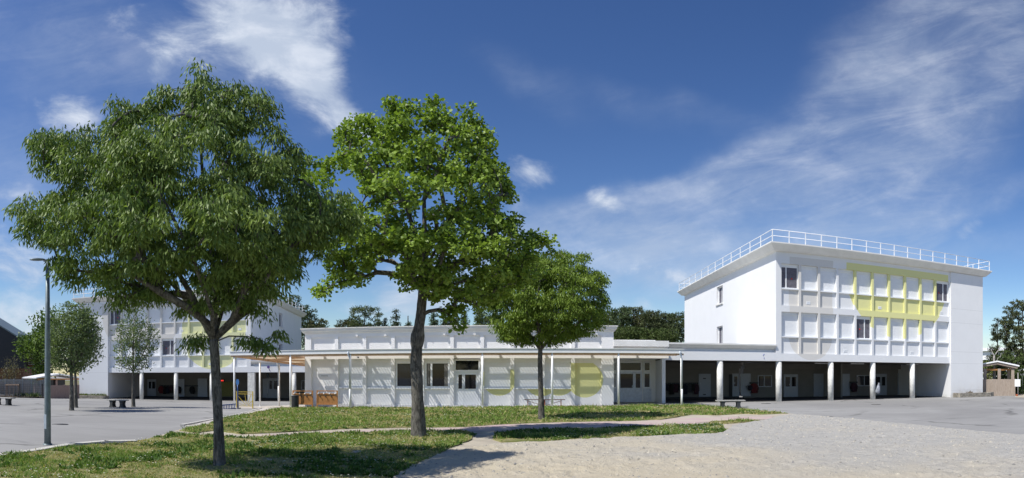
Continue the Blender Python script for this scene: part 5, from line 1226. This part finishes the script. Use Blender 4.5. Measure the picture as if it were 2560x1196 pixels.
# ------------------------------------------------------------------ grass, daisies, stones
def pts_in(poly, n, rs, keep):
    P = np.array(poly); x = rs.uniform(P[:, 0].min(), P[:, 0].max(), n); y = rs.uniform(P[:, 1].min(), P[:, 1].max(), n); r = np.hypot(x, y); th = np.abs(np.arctan2(x, y))
    k = (r > 5.5) & (th < 1.0) & (rs.rand(n) < keep(r)); x, y = x[k], y[k]; k = inpoly(x, y, poly); return x[k], y[k]
def hgt(x, y): return G(x, y) + .03 + .05 * (fbm(x * .8, y * .8, 3) - .5) + .04 * (fbm(x * 3, y * 3, 2) - .5)
def grass(poly, dens, seed, label):
    rs = np.random.RandomState(seed); P = np.array(poly); A_ = (P[:, 0].max() - P[:, 0].min()) * (P[:, 1].max() - P[:, 1].min())
    x, y = pts_in(poly, int(A_ * dens), rs, lambda r: np.clip((12 / r) ** 1.5, .12, 1))
    patch = fbm(x * .9, y * .9, 4); cl = fbm(x * 4.5 + 7, y * 4.5, 3); bare = fbm(x * .55 + 31, y * .55 + 3, 4)
    k = (bare < .66 + .12 * rs.rand(len(x))) & (cl + rs.normal(0, .08, len(x)) > .34); x, y, patch, cl = x[k], y[k], patch[k], cl[k]; n = len(x); r = np.hypot(x, y)
    lush = np.clip((patch - .42) * 4 + (cl - .5) * 2.5, 0, 1)
    A = unit(np.stack([rs.normal(0, .75, n), rs.normal(0, .75, n), np.full(n, .8)], 1)); Sd = unit(np.cross(A, rs.normal(0, 1, (n, 3))))
    ln = (.035 + .05 * lush) * rs.uniform(.6, 1.5, n) * np.clip(r / 14, .9, 1.6); wd = .010 * np.clip(r / 9, 1, 3.2) * (1 + 1.2 * (rs.rand(n) < .3))
    g = np.array([.19, .27, .065]); dk = np.array([.11, .175, .035]); dry = np.array([.47, .40, .21]); t = rs.rand(n, 1)
    c = (dk * (1 - t) + g * 1.35 * t); s_ = (rs.rand(n) < (.70 - .58 * lush))[:, None]; c = np.where(s_, dry * rs.uniform(.6, 1.2, (n, 1)), c)
    rt = empty('grass', (0, 0, 0)); bpy.data.objects.remove(rt)
    o = leaf_mesh('grass', np.stack([x, y, hgt(x, y) - .004], 1), A, Sd, ln, wd, c, 'grass_blade', None, 'tri'); tag(o, kind='stuff')
    return o
grass(LAWN_B, 1500, 1, ''); grass(LAWN_A, 900, 2, ''); grass(LAWN_C, 1200, 3, ''); grass(LAWN_D, 1200, 4, '')
def weeds(poly, n, seed):
    rs = np.random.RandomState(seed); x, y = pts_in(poly, n, rs, lambda r: np.clip((12 / r) ** .8, .2, 1)); k = fbm(x * 1.1 + 3, y * 1.1, 3) > .5; x, y = x[k], y[k]; m_ = 7; n = len(x) * m_
    x = np.repeat(x, m_) + rs.normal(0, .03, n); y = np.repeat(y, m_) + rs.normal(0, .03, n); A = unit(np.stack([rs.normal(0, 1, n), rs.normal(0, 1, n), np.full(n, .55)], 1)); Sd = unit(np.cross(A, np.stack([rs.normal(0, .3, n), rs.normal(0, .3, n), np.ones(n)], 1)))
    c = np.array([.05, .10, .02]) + rs.rand(n, 1) * np.array([.05, .08, .02]); o = leaf_mesh('clover', np.stack([x, y, hgt(x, y)], 1), A, Sd, rs.uniform(.05, .12, n), rs.uniform(.03, .05, n), c, 'grass_blade', None, 'broad'); tag(o, kind='stuff')
weeds(LAWN_B, 9000, 5); weeds(LAWN_A, 14000, 6); weeds(LAWN_C, 4000, 7)
def daisies(poly, n, seed):
    rs = np.random.RandomState(seed); x, y = pts_in(poly, n, rs, lambda r: np.ones(r.shape)); k = fbm(x * .7 + 11, y * .7, 3) > .50; x, y = x[k], y[k]; n = len(x); m_ = 3
    x = np.repeat(x, m_); y = np.repeat(y, m_); z = hgt(x, y) + np.repeat(rs.uniform(.045, .08, n), m_); a = np.tile(np.arange(m_) * math.pi / m_, n) + .2; s_ = .016 * np.clip(np.hypot(x, y) / 16, 1, 1.6)
    A = np.stack([np.cos(a), np.sin(a), np.full(n * m_, .12)], 1); Sd = np.stack([-np.sin(a), np.cos(a), np.zeros(n * m_)], 1); c = np.tile(np.array([.80, .80, .78]), (n * m_, 1)); yl = np.repeat(rs.rand(n) < .05, m_); c[yl] = (.7, .5, .03)
    o = leaf_mesh('daisies', np.stack([x, y, z], 1) - A * s_[:, None], A, Sd, s_ * 2, s_ * 1.3, c, 'grass_blade', None, 'broad'); tag(o, kind='stuff')
daisies(LAWN_B, 2000, 8); daisies(LAWN_A, 2300, 9); daisies(LAWN_C, 800, 10)
def stones():
    rs = np.random.RandomState(12); x, y = pts_in(SAND, 15000, rs, lambda r: np.clip((11 / r) ** 1.3, .1, 1)); n = len(x); s_ = rs.gamma(1.6, .006, n) * np.clip(np.hypot(x, y) / 12, 1, 2) + .005
    grey = np.array([.22, .215, .205]); pal_ = np.array([.46, .42, .34]); t = rs.rand(n, 1); c = grey + (pal_ - grey) * t
    z = G(x, y) + .008 + hs(x, y)
    base = np.array([[1, 0, 0], [0, 1, 0], [-1, 0, 0], [0, -1, 0], [0, 0, .7]]); V = base[None] * s_[:, None, None] * rs.uniform(.6, 1.3, (n, 5, 1)); a = rs.uniform(0, 6.28, n); ca, sa_ = np.cos(a)[:, None], np.sin(a)[:, None]
    vx_, vy_ = V[..., 0] * ca - V[..., 1] * sa_, V[..., 0] * sa_ + V[..., 1] * ca; V = np.stack([vx_ + x[:, None], vy_ + y[:, None], V[..., 2] + z[:, None] - .001], -1)
    fc = np.array([[0, 1, 4], [1, 2, 4], [2, 3, 4], [3, 0, 4]]); Fs = (fc[None] + (np.arange(n) * 5)[:, None, None]).reshape(-1, 3)
    me = bpy.data.meshes.new('gravel'); me.from_pydata(V.reshape(-1, 3).tolist(), [], Fs.tolist()); at_ = me.color_attributes.new('Col', 'FLOAT_COLOR', 'POINT'); cc = np.ones((n, 5, 4), np.float32); cc[..., :3] = c[:, None]; at_.data.foreach_set('color', cc.ravel())
    m = bpy.data.materials.new('gravel'); m.use_nodes = True; t_ = NT(m.node_tree); q = t_.node('ShaderNodeAttribute', attribute_name='Col'); t_.put(m.node_tree.nodes['Principled BSDF'].inputs['Base Color'], q.outputs[0]); m.node_tree.nodes['Principled BSDF'].inputs['Roughness'].default_value = .9
    me.materials.append(m); o = bpy.data.objects.new('gravel', me); COL.objects.link(o); tag(o, kind='stuff')
stones()
